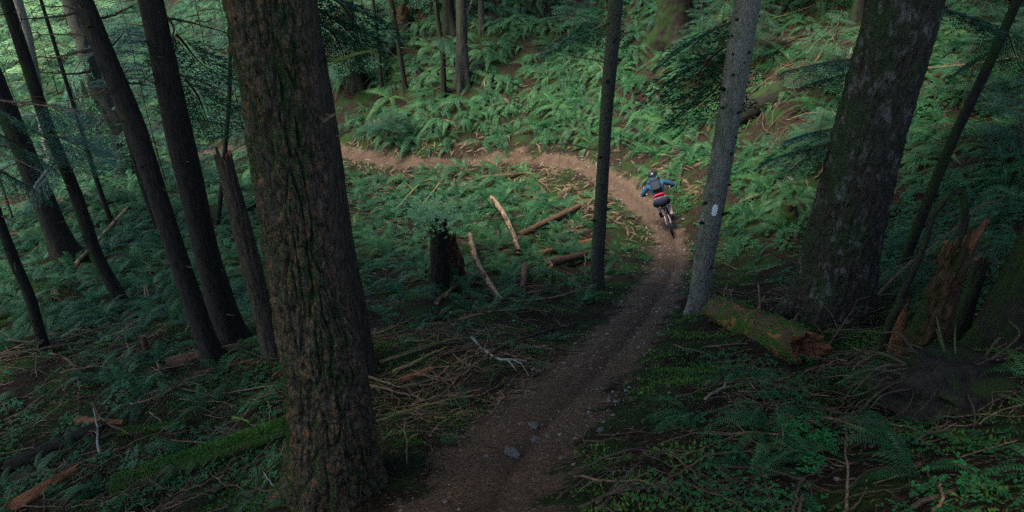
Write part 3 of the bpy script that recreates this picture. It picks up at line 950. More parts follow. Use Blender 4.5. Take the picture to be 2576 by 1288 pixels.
def log(name, label, cat, a, b, wpx, mat, end, group=None, lift=.5, taper=.85, seed=None, amp=.2, broken=.3, parts=(), bend=0, dza=0, dzb=0):
    pa, pb = on_ground(*a, 0), on_ground(*b, 0)
    mid = (pa + pb) / 2
    t = mid[1] * CT - (mid[2] - CAMZ) * ST
    rad = wpx * t / F_PX / 2
    pa[2] += rad * lift + dza; pb[2] += rad * lift + dzb
    L = np.linalg.norm(pb - pa)
    if seed is None: seed = len(label) + a[0] * .01
    V, F, E = rough_log(pa, pb, rad, rad * taper, int(seed), n=20 if wpx > 25 else 12, m=max(6, min(40, int(L / rad))), amp=amp, broken=broken, bend=bend)
    root = empty(name, pa, label, cat, group)
    qz = Vector((0, 0, 1)).rotation_difference(Vector(pb - pa).normalized())
    root.rotation_mode = 'QUATERNION'
    root.rotation_quaternion = qz
    RM = np.array(qz.to_matrix())                       # local axis Z runs along the log
    mb = MB(); mb.add(*compact((V - pa) @ RM, F)); mb.build('bark' if end else 'wood', M[mat], root)
    if end:
        for Eh in (E[:len(E) // 2], E[len(E) // 2:]):
            me = MB(); me.add(*compact((V - pa) @ RM, Eh)); me.build('broken_end', M[end], root, smooth=False)
    for k, (f, ln, rd, dv) in enumerate(parts):
        p = pa + (pb - pa) * f
        dv = unit(np.array(dv, float))
        q0 = p + dv * rad * .5 - pa
        q1 = p + dv * (rad + ln) - pa
        ms = MB(); ms.tube(np.array([q0, (q0 + q1) / 2 + np.array([.006, .004, .004]), q1]) @ RM, [rd, rd * .9, rd * .7], 7)
        ms.build('branch_stub', M['stick'], root)
    if mat in ('moss_bark', 'moss_log') and wpx > 15:
        moss_over(root, pa, pb, rad, taper, int(seed), RM, 1.0 if mat == 'moss_bark' else .22)
    return root

LOGS = 'fallen logs lying on the slope'
log('fallen_log', 'thick mossy fallen log with broken branch stubs beside the pale blazed tree', 'log', (1800,800), (2030,905), 78, 'moss_log', 'rotten', LOGS, lift=.75, taper=1.05, amp=.22, broken=.9,
    parts=[(.02, .22, .018, (.35, .5, .8)), (.22, .20, .011, (-.1, .6, .9)), (.42, .24, .018, (.5, .5, .7)), (.55, .42, .018, (-.15, .3, 1)), (.75, .20, .018, (.6, .4, .7)), (.3, .18, .016, (-.7, -.6, .1)), (.5, .2, .014, (.2, -1, .1))])
log('fallen_log', 'long bright green moss covered log left of the furrowed fir foot', 'log', (300,1235), (735,1085), 56, 'moss_bark', 'rotten_dark', LOGS, lift=.55, amp=.2)
log('fallen_log', 'brown bark log wedged behind the foot of the dark bent trunk', 'log', (425,922), (612,880), 30, 'log_bark', 'rotten', LOGS, lift=.6, amp=.25)
log('fallen_log', 'crooked reddish root-like log below the dark bent trunk', 'log', (368,1008), (520,948), 23, 'log_bark', 'rotten', LOGS, lift=.5, amp=.35, taper=.5, bend=-.05)
log('fallen_log', 'grey knobbly log just in front of the dark bent trunk foot', 'log', (480,948), (652,905), 15, 'log_bark', 'rotten', LOGS, amp=.35, taper=.6)
log('fallen_log', 'small dark rotten log in the ferns left of the dark bent trunk', 'log', (285,805), (395,782), 14, 'rotten_dark', 'rotten_dark', LOGS, amp=.35)
log('fallen_log', 'split red-brown log end in the lower left debris', 'log', (195,1058), (312,1066), 20, 'rotten', 'pale_wood', LOGS, amp=.35, taper=.6, broken=1.2)
log('fallen_log', 'bright rust coloured rotting log in the bottom left corner', 'log', (30,1284), (205,1180), 34, 'rotten', 'rotten', LOGS, amp=.45, broken=1.2, lift=.3)
log('fallen_log', 'long black wet log behind the rust coloured rotting log', 'log', (20,1180), (262,1072), 32, 'dark_bark', 'rotten_dark', LOGS, amp=.3, lift=.4)
log('fallen_log', 'dark mossy pole between split log end and green moss log', 'log', (300,1092), (470,1070), 18, 'moss_bark', 'rotten_dark', LOGS, amp=.25)
log('fallen_log', 'long bare tan log sloping down right of the old black stump', 'log', (1183,622), (1258,772), 15, 'pale_wood', 'stick', LOGS, lift=1.3, amp=.28, broken=1.3, bend=.02, dza=.28, dzb=.06)
log('fallen_log', 'bare tan log running up into the ferns behind the other tan log', 'log', (1238,525), (1304,655), 14, 'pale_wood', 'stick', LOGS, lift=1.5, amp=.28, broken=1.2, bend=-.02, dza=.25, dzb=.15)
log('fallen_log', 'short sawn tan log end pointing at the camera below the ferns', 'log', (1321,695), (1314,738), 18, 'log_bark', 'pale_wood', LOGS, lift=1.5, amp=.2, broken=.35, dza=.15)
log('fallen_log', 'brown log half covered by ferns below the inside of the trail bend', 'log', (1302,602), (1456,535), 18, 'log_bark', 'pale_wood', LOGS, lift=1.0, amp=.15, dzb=.1)
log('fallen_log', 'lower of two red-brown logs ending at the slim grey trunk', 'log', (1385,668), (1483,644), 20, 'log_bark', 'pale_wood', LOGS, lift=.8, amp=.18)
log('fallen_log', 'upper of two red-brown logs ending at the slim grey trunk', 'log', (1352,645), (1490,612), 17, 'rotten', 'pale_wood', LOGS, lift=.7, amp=.25)
log('fallen_log', 'thin brown log bridging ferns just under the trail bend', 'log', (1187,455), (1330,442), 9, 'log_bark', 'pale_wood', LOGS, lift=1.6, amp=.12)
log('fallen_log', 'weathered whitish pole lying in ferns on the left slope', 'log', (190,672), (336,512), 9, 'pale_wood', 'pale_wood', LOGS, lift=1.3, amp=.12)
log('fallen_log', 'broad black fallen trunk in the gloom between the two right trees', 'log', (1845,318), (2130,175), 62, 'dark_bark', 'rotten_dark', LOGS, lift=.9, amp=.2, broken=.8)
log('fallen_log', 'low mossy brown rotten slab in the twig litter beside the furrowed fir', 'log', (1010,962), (1088,932), 20, 'rotten', 'rotten', LOGS, lift=.2, amp=.5)
log('fallen_log', 'brown branch log leaning at the foot of the old black stump', 'log', (1098,765), (1176,697), 11, 'log_bark', 'pale_wood', LOGS, lift=.8, amp=.15)
log('fallen_log', 'mossy log lying in the twig litter above the lichen stick', 'log', (1130,910), (1260,860), 14, 'moss_bark', 'rotten_dark', LOGS, lift=.5, amp=.3)

def snag(name, label, cat, px, wpx, mat, topmat, amp=.03, n=28, ragged=.25, flare=.3, tb=None, group=None, fx=10, sd=0, sink=.4):
    pts, b = axis_px(px, tb)
    rad = [wpx[i] * (pts[i][1] * CT - (pts[i][2] - CAMZ) * ST) / F_PX / 2 for i in range(len(pts))]
    H = pts[-1][2] - b[2]
    V, F, info = trunk_mesh(pts, rad, n, max(.03, H / 60), H + .001, amp, fx, 2.5, flare, .3, 4, seed=sd + len(label), sink=sink)
    V = V - b
    k = len(info[2])
    r = np.random.default_rng(len(label))
    T = V.reshape(k, n, 3)
    # cut back to the real top and make it ragged
    keep = np.where(info[2] <= H + .01)[0][-1] + 1
    T = T[:keep].copy()
    rg = np.abs(noise3(np.stack([np.cos(np.arange(n) * 6.283 / n) * 2.2, np.sin(np.arange(n) * 6.283 / n) * 2.2, np.full(n, sd + 1.3)], 1))) * 2 + r.uniform(0, .5, n)
    T[-1, :, 2] += (rg - .4) * ragged
    T[-2, :, 2] += (rg - .4) * ragged * .4
    V = T.reshape(-1, 3)
    Fs = [tuple(f) for f in F if f.max() < len(V)]
    root = empty(name, b, label, cat, group)
    mb = MB(); mb.add(V, Fs); mb.build('trunk', M[mat], root)
    c = T[-1].mean(0) - [0, 0, ragged * .5 + rad[-1] * .3]
    inner = c + (T[-1] - c) * .55 - [0, 0, ragged * .1]
    Vt = np.vstack([T[-1], inner, c[None]])
    Ft = [(j, (j + 1) % n, n + (j + 1) % n, n + j) for j in range(n)] + [(n + j, n + (j + 1) % n, 2 * n) for j in range(n)]
    mt = MB(); mt.add(Vt, Ft); mt.build('splintered_top', M[topmat], root, smooth=False)
    return root, b, T

snag('snapped_trunk', 'snapped trunk with a red splintered top just left of the furrowed fir', 'snag',
     [(690,895),(626,644),(561,396)], [48,48,40], 'mid_bark', 'rotten', amp=.02, n=60, ragged=.16, flare=.25, fx=16)
st, stb, stT = snag('old_stump', 'old black hollow stump with shrubs on top below the trail bend', 'stump',
     [(1106,738),(1106,650),(1104,570)], [52,46,42], 'dark_bark', 'rotten', amp=.04, n=40, ragged=.3, flare=.3)
snag('root_mass', 'dark crumbling root mass hugging the right side of the old stump', 'stump',
     [(1140,715),(1138,660),(1128,600)], [56,52,30], 'rotten_dark', 'rotten_dark', amp=.10, n=28, ragged=.3, flare=.3)
snag('red_stump', 'dark stump with red rotten heart high on the fern bank', 'stump',
     [(1014,70),(1014,22)], [30,28], 'rotten_dark', 'rotten', amp=.06, n=24, ragged=.35)
snag('rotten_stump', 'orange-brown rotten broken stump at right near the camera', 'stump',
     [(2300,930),(2360,770),(2405,640)], [74,62,54], 'rotten_orange', 'rotten', amp=.07, n=60, ragged=.3, flare=.5)
snag('dark_post', 'dark broken stem leaning behind the orange-brown rotten stump', 'snag',
     [(2405,850),(2435,760),(2470,655)], [42,38,34], 'dark_bark', 'rotten_dark', amp=.02, n=24, ragged=.1)
snag('splinter_post', 'small rust coloured splintered post between the bent stem and rotten stump', 'snag',
     [(2245,890),(2262,830),(2275,775)], [26,22,12], 'rotten', 'rotten', amp=.02, n=18, ragged=.12)
snag('branch_stub', 'short upright brown stub in twigs left of the dark bent trunk', 'stump',
     [(372,892),(358,846)], [15,13], 'log_bark', 'pale_wood', amp=.01, n=14, ragged=.06, sink=.1)
snag('mossy_stump', 'mossy round hump in ferns at the foot of the huge mottled fir', 'stump',
     [(1985,560),(1985,515)], [42,34], 'moss_bark', 'moss_bark', amp=.05, n=20, ragged=.08)

def stick(label, px, wpx, mat='stick', lift=.04, twigs=0, seed=0, name='fallen_stick', cat='stick', group='sticks lying on the forest floor', lifts=None, tl=.5):
    pts = []
    for k, (u, v) in enumerate(px):
        p = G(u, v)
        p[2] += lift if lifts is None else lifts[k]
        pts.append(p)
    mid = pts[len(pts) // 2]
    t = mid[1] * CT - (mid[2] - CAMZ) * ST
    r = wpx * t / F_PX / 2
    if len(pts) == 2:
        m = (pts[0] + pts[1]) / 2
        m[2] += r * .5
        pts = [pts[0], m, pts[1]]
    mb = MB()
    dead_branch(mb, pts, r, r * .5, twigs, seed + len(label), tl=tl, hang=.0)
    o = mb.build(name, M[mat], None, origin=pts[0])
    tag(o, label, cat, group)
    return o

stick('long mossy stick in the litter, upper of two side by side', [(955,922),(1040,893),(1125,863)], 10, 'moss_stick', .06, 3)
stick('long tan mossy stick in the litter, lower of two side by side', [(991,946),(1065,908),(1127,880)], 10, 'moss_stick', .07, 2)
stick('white lichen spotted stick with a bare broken end', [(1186,863),(1250,919),(1325,938)], 9, 'lichen_stick', .10, 2)
stick('pale short peeled stick lying level in the litter', [(1047,866),(1102,863)], 5, 'pale_wood', .05)
stick('long dark curved branch crossing beneath the lichen stick', [(1163,955),(1258,880),(1375,838),(1440,822)], 7, 'dark_stick', .05, 8)
stick('brown forked branch right at the furrowed fir base', [(905,955),(990,972),(1050,976)], 8, 'stick', .06, 8)
stick('long red-brown bare branch below the forked branch', [(905,980),(985,985),(1041,998),(1075,1010)], 8, 'stick', .06, 10)
stick('tan stick lying across the patch of rusty dead fern', [(1236,1060),(1270,1025),(1304,998)], 7, 'stick', .12, 1)
stick('brown stick ending at the left of the rusty dead fern', [(1130,1012),(1180,1000),(1225,993)], 6, 'stick', .08, 2)
stick('thin reddish stick between the rotten slab and the green fern', [(1058,978),(1100,966),(1149,958)], 6, 'stick', .05, 3)
stick('pair of thin branches right of the trunk behind the fir', [(930,850),(985,836),(1036,816)], 8, 'stick', .08, 5)
stick('tan branch above the trunk foot behind the fir', [(925,862),(980,848),(1030,838)], 6, 'stick', .08, 4)
stick('long pale branch from the log ends towards the litter', [(1155,815),(1230,797),(1300,790)], 6, 'pale_wood', .08, 5)
stick('thin tan branch running up to the slim grey trunk', [(1290,770),(1400,760),(1500,735)], 5, 'pale_wood', .1, 6)
stick('forked tan branch at the bottom edge right of the trail', [(1494,1286),(1530,1243),(1583,1201)], 10, 'stick', .05, 3)
stick('tan twig leaning right from the forked branch at the bottom edge', [(1500,1278),(1565,1240),(1640,1230)], 6, 'stick', .06, 3)
stick('brown stick on the bank below the thick mossy log', [(1773,985),(1835,955),(1890,926)], 6, 'stick', .08, 3)
stick('grey rough stick on the bank above the big green fern', [(1770,1020),(1800,1000),(1835,982)], 8, 'lichen_stick', .08, 1)
stick('long pale pole leaning up to the rotten stump', [(2125,822),(2260,725),(2402,640)], 11, 'stick', .05, 3, lifts=[.05, .35, .75])
stick('arching thin dead branch in the litter before the huge fir', [(2080,880),(2160,800),(2290,740)], 5, 'stick', .1, 10, lifts=[.05, .3, .1])
stick('long bare branch lying on the upper right slope', [(2314,192),(2472,180),(2600,160)], 7, 'stick', .25, 8)
stick('thin bare branch behind the slender stem on the right slope', [(2450,280),(2520,290),(2600,300)], 4, 'dark_stick', .2, 4)
stick('dark stick at the bottom right corner', [(2290,1286),(2380,1240),(2440,1215)], 16, 'dark_stick', .05, 3)
stick('long thin branch on the right bank before the rough edge trunk', [(2180,1030),(2300,1060),(2420,1070),(2560,1075)], 5, 'stick', .12, 8)
stick('upright brown dead stem at the bottom right', [(2130,1288),(2122,1215),(2110,1150)], 9, 'stick', .02, 3, lifts=[0, .12, .3])
stick('pale broken twig end at the bottom edge near the right corner', [(2345,1288),(2340,1240)], 10, 'pale_wood', .0, 0, lifts=[0, .15])
stick('curved brown branch crossing the split red-brown log', [(240,1034),(270,1080),(345,1116)], 9, 'log_bark', .16, 3)
stick('white lichen covered twig standing in the lower left debris', [(253,1145),(249,1100),(245,1064)], 8, 'lichen_stick', .0, 2, lifts=[0, .12, .25])
stick('long red-brown stick pointing at the furrowed fir from the left', [(477,1016),(590,1002),(702,985)], 6, 'stick', .08, 4)
stick('thin reddish stick lying over the green moss log', [(440,1140),(520,1148),(592,1158)], 4, 'stick', .22, 2)
stick('mossy yellow branch end lying on top of the moss log', [(595,1080),(640,1094)], 9, 'moss_stick', .20, 0)
stick('long thin tan stick in front of the moss log', [(225,1290),(300,1240),(360,1215)], 4, 'stick', .12, 2)
stick('curved grey dead branch at the bottom left of the furrowed fir', [(715,1268),(700,1235),(672,1198)], 7, 'lichen_stick', .08, 2)
stick('tan curved vine in the dark twigs at far left', [(132,902),(178,918),(207,970),(200,1010)], 6, 'stick', .12, 2)
stick('short brown stick curved over litter left of the moss log', [(380,1050),(400,1068),(418,1098)], 6, 'stick', .08, 1)
stick('long dark pole across the twig pile under the left edge trunk', [(0,905),(120,888),(240,868)], 10, 'dark_stick', .12, 14)
stick('thin dark pole crossing the twig pile at far left', [(20,875),(150,880),(300,845),(420,820)], 6, 'dark_stick', .18, 14)
stick('tan peeled stick behind the dark bent trunk', [(375,862),(428,835)], 5, 'pale_wood', .1)
stick('pale yellow bent twig standing in ferns at left', [(374,770),(375,745),(386,765)], 5, 'pale_wood', .0, 0, lifts=[0, .3, 0])
stick('yellow mossy branch left of the shrub on the old stump', [(1000,545),(1060,480),(1110,470)], 7, 'moss_stick', .25, 2)
stick('thin tan twig leaning on the yellow mossy branch', [(1063,538),(1090,500),(1112,472)], 5, 'pale_wood', .3, 0)
stick('short yellow mossy broken stick in ferns right of the trunk behind the fir', [(1120,760),(1138,738)], 7, 'moss_stick', .12)
stick('white stick sloping down beside the thick bank trunk', [(1172,62),(1186,25),(1200,-5)], 7, 'pale_wood', .3)
stick('tan bent twig hanging right of the slim grey trunk', [(1770,182),(1800,172)], 6, 'stick', .5)
stick('pale forked twig on the dark slope behind the big fir', [(2130,222),(2150,180),(2153,150)], 5, 'pale_wood', .2, 3)
stick('thin white twig standing by the black fallen trunk', [(2122,265),(2120,225),(2128,185)], 5, 'lichen_stick', .1, 2, lifts=[0, .4, .8])
stick('grey brown branch lying across the dark slope at upper right', [(1960,250),(2050,190),(2130,120)], 5, 'dark_stick', .25, 12)
stick('dark bare branch on the slope above the black fallen trunk', [(1935,70),(2030,40),(2090,10)], 6, 'dark_stick', .3, 10)

MARKS = {'fir': 'massive furrowed fir', 'tall_dark': 'dark bent trunk', 'brown': 'smooth brown trunk', 'thin_grey': 'slim grey trunk', 'pale': 'pale blazed tree',
         'big_right': 'huge mottled fir', 'edge_right': 'rough trunk at the right edge', 'slender_right': 'slender leaning stem', 'left_corner': 'slim corner trunk',
         'left_low': 'dark trunk at the left edge', 'left_big': 'thick mossy left trunk', 'left_grey': 'thick grey furrowed trunk', 'left_sap': 'thin mossy stem', 'left_sap2': 'thin dark stem',
         'left_sap3': 'upright thin dark stem', 'back_a': 'leftmost slim bank trunk', 'back_c': 'wide footed bank trunk', 'back_h': 'very broad bank trunk'}
MARK_XY = [(np.array(TREES[k][1][4][:2]), ph) for k, ph in MARKS.items()] + [(np.array(stb[:2]), 'old black stump'), (G(1690, 592)[:2], 'cyclist'), (G(1920, 850)[:2], 'thick mossy fallen log'), (G(1260, 590)[:2], 'second tan log')]
def beside(x, y):
    i = int(np.argmin([np.hypot(x - m[0][0], y - m[0][1]) for m in MARK_XY]))
    (mx, my), ph = MARK_XY[i]
    dx, dy = x - mx, y - my
    far = np.hypot(dx, dy)
    side = ('right of' if dx > 0 else 'left of') if abs(dx) > abs(dy) * .8 else ('behind' if dy > 0 else 'in front of')
    return ('close ' if far < 1.3 else ('well ' if far > 3.2 else '')) + side + ' the ' + ph
def fern_label(x, y, sz):
    kind = 'large' if sz > .85 else ('small' if sz < .55 else 'medium')
    return f'{kind} green sword fern growing {beside(x, y)}'

def brush(label, group, boxes, cnt, seed, lmin, lmax, mats, dirs=.35):
    r = np.random.default_rng(seed)
    src = []
    for k in range(6):
        mb = MB()
        L = 1.0
        pts = np.array([[-.5, 0, .0], [-.2, r.normal() * .05, .05], [.15, r.normal() * .06, .05], [.5, r.normal() * .08, .02]])
        dead_branch(mb, pts, .010, .004, int(r.integers(2, 7)), seed + k, tl=.6, hang=0)
        src.append(mb.mesh('fallen_branch', [M[mats[k % len(mats)]]]))
    for k in range(cnt):
        u0, v0, u1, v1 = boxes[int(r.integers(0, len(boxes)))]
        p = G(r.uniform(u0, u1), r.uniform(v0, v1))
        d, s_, hw = trail_dist(p[:1], p[1:2])
        if d[0] < hw[0] + .1: continue
        o = link('fallen_branch', src[k % 6])
        a = r.normal(dirs, .8)
        n_ = normal_at(p[0], p[1])
        q = Vector((0, 0, 1)).rotation_difference(n_)
        o.rotation_mode = 'QUATERNION'
        o.rotation_quaternion = q @ Euler((0, r.normal() * .12, a)).to_quaternion()
        o.location = (p[0], p[1], p[2] + r.uniform(.02, .10))
        l = r.uniform(lmin, lmax)
        hue = {'dark_stick': 'dark', 'stick': 'tan', 'moss_stick': 'mossy', 'lichen_stick': 'grey', 'log_bark': 'brown', 'pale_wood': 'pale'}[mats[(k % 6) % len(mats)]]
        ln_ = 'long' if l > (lmin + lmax) / 2 else 'short'
        tag(o, f'{ln_} thin {hue} branch lying {beside(p[0], p[1])}', 'branch', 'thin branches strewn over the forest floor')
        o.scale = (l, l, l)

# bent stem arching over at the right
def bent_stem():
    b = G(2203, 905)
    px = [(2203,905),(2250,790),(2293,688),(2347,552),(2378,495),(2402,480),(2424,490),(2426,560),(2418,620)]
    pts = [b] + [Py(u, v, b[1] + .15 * i / 8) for i, (u, v) in enumerate(px[1:], 1)]
    root = empty('bent_stem', b, 'dead stem bent over in a sharp arch beside the rotten stump', 'snag')
    ax = catmull(pts, 6)
    mb = MB()
    rr = np.interp(np.arange(len(ax)), [0, 12, 30, 48], [.050, .036, .030, .038])
    rr = rr * (1 + .25 * noise2(np.arange(len(ax)) * .45, np.zeros(len(ax)), 1, 4.))
    ax = ax + np.stack([noise2(np.arange(len(ax)) * .3, np.zeros(len(ax)), 1, k) * .035 for k in (1., 2., 3.)], 1)
    mb.tube(ax - b, rr, 10)
    r_ = np.random.default_rng(8)
    for i_ in range(4, len(ax) - 2, 4):
        dv = unit(r_.normal(size=3)) * r_.uniform(.05, .22)
        mb.tube([ax[i_] - b, ax[i_] - b + dv * .6, ax[i_] - b + dv + [0, 0, -.02]], [.010, .007, .003], 5)
    mb.build('stem', M['dark_bark'], root)
    ms = MB()
    p = Py(2440, 622, b[1] + .2) - b
    q = Py(2486, 550, b[1] + .25) - b
    V, F, E = rough_log(p, q, .055, .02, 5, n=9, m=8, amp=.35, broken=1.0)
    ms.add(*compact(V, F + E))
    ms.build('torn_strip', M['rotten'], root)
    mc = MB()
    mc.tube(catmull([Py(2418, 615, b[1] + .15) - b, Py(2430, 645, b[1] + .1) - b, Py(2452, 652, b[1] + .1) - b, Py(2468, 640, b[1] + .1) - b], 4), .022, 6)
    mc.build('curled_bark', M['stick'], root)
bent_stem()

def root_plate():
    b = on_ground(2400, 985, 0)
    root = empty('root_plate', b, 'tangled root mound, black for the shadow hole under the orange-brown rotten stump', 'stump')
    r = np.random.default_rng(5)
    n, m = 30, 14
    V = []
    for i in range(m + 1):
        ph = math.pi * .6 * i / m
        for j in range(n):
            th = 6.2832 * j / n
            V.append((math.sin(ph) * math.cos(th), math.sin(ph) * math.sin(th), math.cos(ph)))
    V = np.array(V)
    V = V * (1 + .35 * noise3(V * 1.5 + 2) + .25 * noise3(V * 3.5 + 4) + .15 * noise3(V * 8 + 4))[:, None] * [.62, .42, .28]
    F = [(i * n + j, (i + 1) * n + j, (i + 1) * n + (j + 1) % n, i * n + (j + 1) % n) for i in range(m) for j in range(n)]
    mb = MB(); mb.add(V, F); mb.build('shade_core', M['dark_bark'], root)  # dark core among the roots stands in for the black shadow hole
    for k in range(46):
        a = r.uniform(0, 6.28)
        p0 = np.array([math.cos(a) * .45, math.sin(a) * .3, r.uniform(.0, .26)])
        d = unit(np.array([math.cos(a), math.sin(a), r.uniform(-.4, .6)]))
        p1 = p0 + d * .25 + r.normal(size=3) * .06
        p2 = p1 + d * .25 + r.normal(size=3) * .1 - [0, 0, .12]
        mk = MB(); q = r.uniform(.006, .018)
        mk.tube(catmull([p0, p1, p2], 4), np.linspace(q, q * .4, 9), 5)
        mk.build('root', M['dark_stick'], root)
# rocks
def rock(name, label, px, wpx, seed, flat=.6, group='loose stones on the trail'):
    p = G(*px)
    t = p[1] * CT - (p[2] - CAMZ) * ST
    s = wpx * t / F_PX / 2
    n, m = 14, 8
    V = []
    for i in range(m + 1):
        ph = math.pi * i / m
        for j in range(n):
            th = 2 * math.pi * j / n
            V.append((math.sin(ph) * math.cos(th), math.sin(ph) * math.sin(th), math.cos(ph)))
    V = np.array(V)
    V = V * (1 + .32 * noise3(V * 1.1 + seed) + .16 * noise3(V * 2.6 + seed))[:, None]
    for k in range(6):
        nn = unit(np.random.default_rng(seed * 7 + k).normal(size=3)); nn[2] = abs(nn[2])
        d = V @ nn
        V = V - np.where(d > .78, d - .78, 0)[:, None] * nn
    V = V * [s, s * .72, s * flat]
    V = rot_z(V, seed * 1.3)
    F = [(i * n + j, (i + 1) * n + j, (i + 1) * n + (j + 1) % n, i * n + (j + 1) % n) for i in range(m) for j in range(n)]
    mb = MB(); mb.add(V, F)
    o = mb.build(name, M['stone'], None, smooth=False)
    o.location = (p[0], p[1], p[2] + s * flat * .15)
    tag(o, label, 'stone', group)
ROCKS = [('largest grey angular stone on the lower trail', (1289,1142), 50, .6), ('pointed brown-grey stone just behind the largest trail stone', (1346,1108), 26, .9),
         ('flat earthy stone half sunk in the trail dirt', (1342,1072), 34, .4), ('small pale stone at the edge of the rusty dead fern', (1327,1020), 14, .7),
         ('white pebble alone in the middle of the lower trail', (1461,1017), 10, .8), ('small grey stone in the lower trail centre', (1453,1095), 12, .7),
         ('low grey stone at the right of the lower trail', (1512,1082), 24, .4), ('square grey stone at the foot of the furrowed fir', (915,1250), 40, .5),
         ('round pink-grey stone under the lichen stick', (1211,908), 14, .9), ('pale stone left of the slim grey trunk foot', (1458,723), 18, .7),
         ('flat slab stone on the trail left of the pale tree', (1652,697), 16, .35), ('white flat stone on the trail beside the pale tree', (1694,733), 18, .35),
         ('flat tan stone across the trail before the pale tree', (1660,840), 22, .3), ('grey stone at the trail edge above the mossy bank', (1545,808), 14, .5),
         ('small brown stone near the trail middle', (1480,1040), 9, .6)]
for k, (lb, px, wp, fl) in enumerate(ROCKS):
    rock('stone', lb, px, wp, k + 2, fl)
# ---- DEADWOOD END

# ------------------------------------------------------------------ ferns
def frond_arrays(L=1.0, pairs=24, arch=.55, seed=0, width=.115, tipdrop=.35):
    """one sword fern frond: midrib along +X rising then arching over; narrow leaflets in two rows"""
    r = np.random.default_rng(seed)
    s = np.linspace(.0, 1, pairs + 4)
    ax = np.stack([s * .86, .03 * np.sin(s * 3 + seed), arch * s - (arch + tipdrop) * s ** 2 * .75], 1) * L
    T = unit(np.gradient(ax, axis=0))
    Sd = unit(np.cross(T, [0, 0, 1]))
    B, D, W, LN, WD = [], [], [], [], []
    for i in range(3, len(s)):
        f = (i - 3) / (len(s) - 4)
        ln = width * L * (min(1, .55 + f * 2.2)) * (1 - f ** 2.2) ** .8 + .008 * L
        for sg in (-1, 1):
            dv = unit(sg * Sd[i] + T[i] * .28 + np.array([0, 0, r.uniform(-.28, .05)]))
            B.append(ax[i]); D.append(dv); W.append(T[i]); LN.append(ln * r.uniform(.85, 1.1)); WD.append(.30 / pairs * L * (1 - .4 * f))
    V, F = kites(np.array(B), np.array(D), np.array(W), np.array(LN), np.array(WD), np.full(len(B), .12))
    n0 = len(V)
    k = np.arange(0, len(s), 3)
    if k[-1] != len(s) - 1: k = np.append(k, len(s) - 1)
    wr = (.007 * L * (1 - .7 * s[k]))[:, None]
    V = np.vstack([V, ax[k] + Sd[k] * wr + [0, 0, .002], ax[k] - Sd[k] * wr + [0, 0, .002]])
    q = len(k)
    F = np.vstack([F, [(n0 + i, n0 + i + 1, n0 + q + i + 1, n0 + q + i) for i in range(q - 1)]])
    return V, F

FR = {}
for key, mat in (('fern', 'fern'), ('near', 'fern_near'), ('dead', 'fern_dead')):
    FR[key] = [np_mesh('frond', *frond_arrays(1, 28, (.70, .50, .35, .9)[k] if key != 'dead' else (.25, .1, .05, .2)[k], k + 1, .11 if key != 'dead' else .075, .30), [M[mat]], False) for k in range(4)]

def normal_at(x, y):
    e = .35
    zx = gz(x + e, y) - gz(x - e, y)
    zy = gz(x, y + e) - gz(x, y - e)
    return Vector((-zx / (2 * e), -zy / (2 * e), 1)).normalized()

def fern(p, size, nf, label, key='fern', seed=0, dead=0, group='sword ferns growing on the slope', name='sword_fern', az=None, spread=6.283):
    r = np.random.default_rng(seed)
    root = empty(name, p, label, 'fern', group)
    nrm = normal_at(p[0], p[1])
    q = Vector((0, 0, 1)).rotation_difference(Vector((0, 0, 1)).lerp(nrm, .6).normalized())
    root.rotation_mode = 'QUATERNION'
    root.rotation_quaternion = q
    a0 = math.atan2(nrm.y, nrm.x) if az is None else az
    for k in range(nf + dead):
        isd = k >= nf
        o = link('frond', FR['dead' if isd else key][int(r.integers(0, 4))], root)
        a = a0 + spread * (k / max(nf, 1) - (.5 if spread < 6 else 0)) + r.uniform(-.25, .25) if not isd else r.uniform(0, 6.28)
        o.rotation_euler = (r.uniform(-.35, .35), r.uniform(-.35, .25) + (.15 if isd else 0), a)
        s = size * r.uniform(.7, 1.12)
        o.scale = (s, s * r.uniform(.85, 1.15), s)
        o.location = (.02 * math.cos(a), .02 * math.sin(a), .03 if not isd else .05)
        if az is None and not isd:
            o.rotation_euler[2] = a0 + float(np.clip(r.normal(0, 1.15), -3, 3))
        if isd: o['label'] = 'rust brown withered frond'
    return root

brush('thin bare branch lying in the twig litter between furrowed fir and trail', 'branches in the litter left of the trail', [(940,790,1420,1060),(940,860,1250,1150)], 34, 3, .4, 1.5, ['stick', 'dark_stick', 'stick', 'moss_stick'])
brush('thin bare branch in the debris at lower left', 'branches in the lower left debris', [(0,900,720,1288)], 60, 4, .4, 1.5, ['dark_stick', 'stick', 'log_bark'])
brush('thin bare branch in the grey twig pile at far left', 'branches in the far left twig pile', [(0,845,460,960)], 40, 5, .5, 1.8, ['dark_stick', 'stick'], .1)
brush('thin bare branch on the dark bank right of the lower trail', 'branches on the near right bank', [(1780,830,2560,1280),(1500,1130,1800,1280)], 34, 6, .35, 1.2, ['dark_stick', 'stick', 'dark_stick'])
brush('dead branch tangled around the black root mound', 'branches round the root mound', [(2230,880,2570,1080)], 26, 16, .4, 1.1, ['dark_stick', 'dark_stick', 'stick'])
brush('thin grey branch on the dark bare slope behind the two right trunks', 'branches on the dark upper slope', [(1870,60,2170,420)], 50, 7, .7, 2.2, ['dark_stick', 'stick', 'dark_stick'], .7)
brush('thin pale branch among the ferns below the trail bend', 'branches in the fern bowl', [(890,470,1480,750)], 34, 8, .6, 1.6, ['pale_wood', 'stick', 'moss_stick'])
brush('thin bare branch among ferns on the left slope', 'branches among the left slope ferns', [(0,500,660,840)], 30, 9, .6, 1.6, ['stick', 'dark_stick', 'moss_stick'])

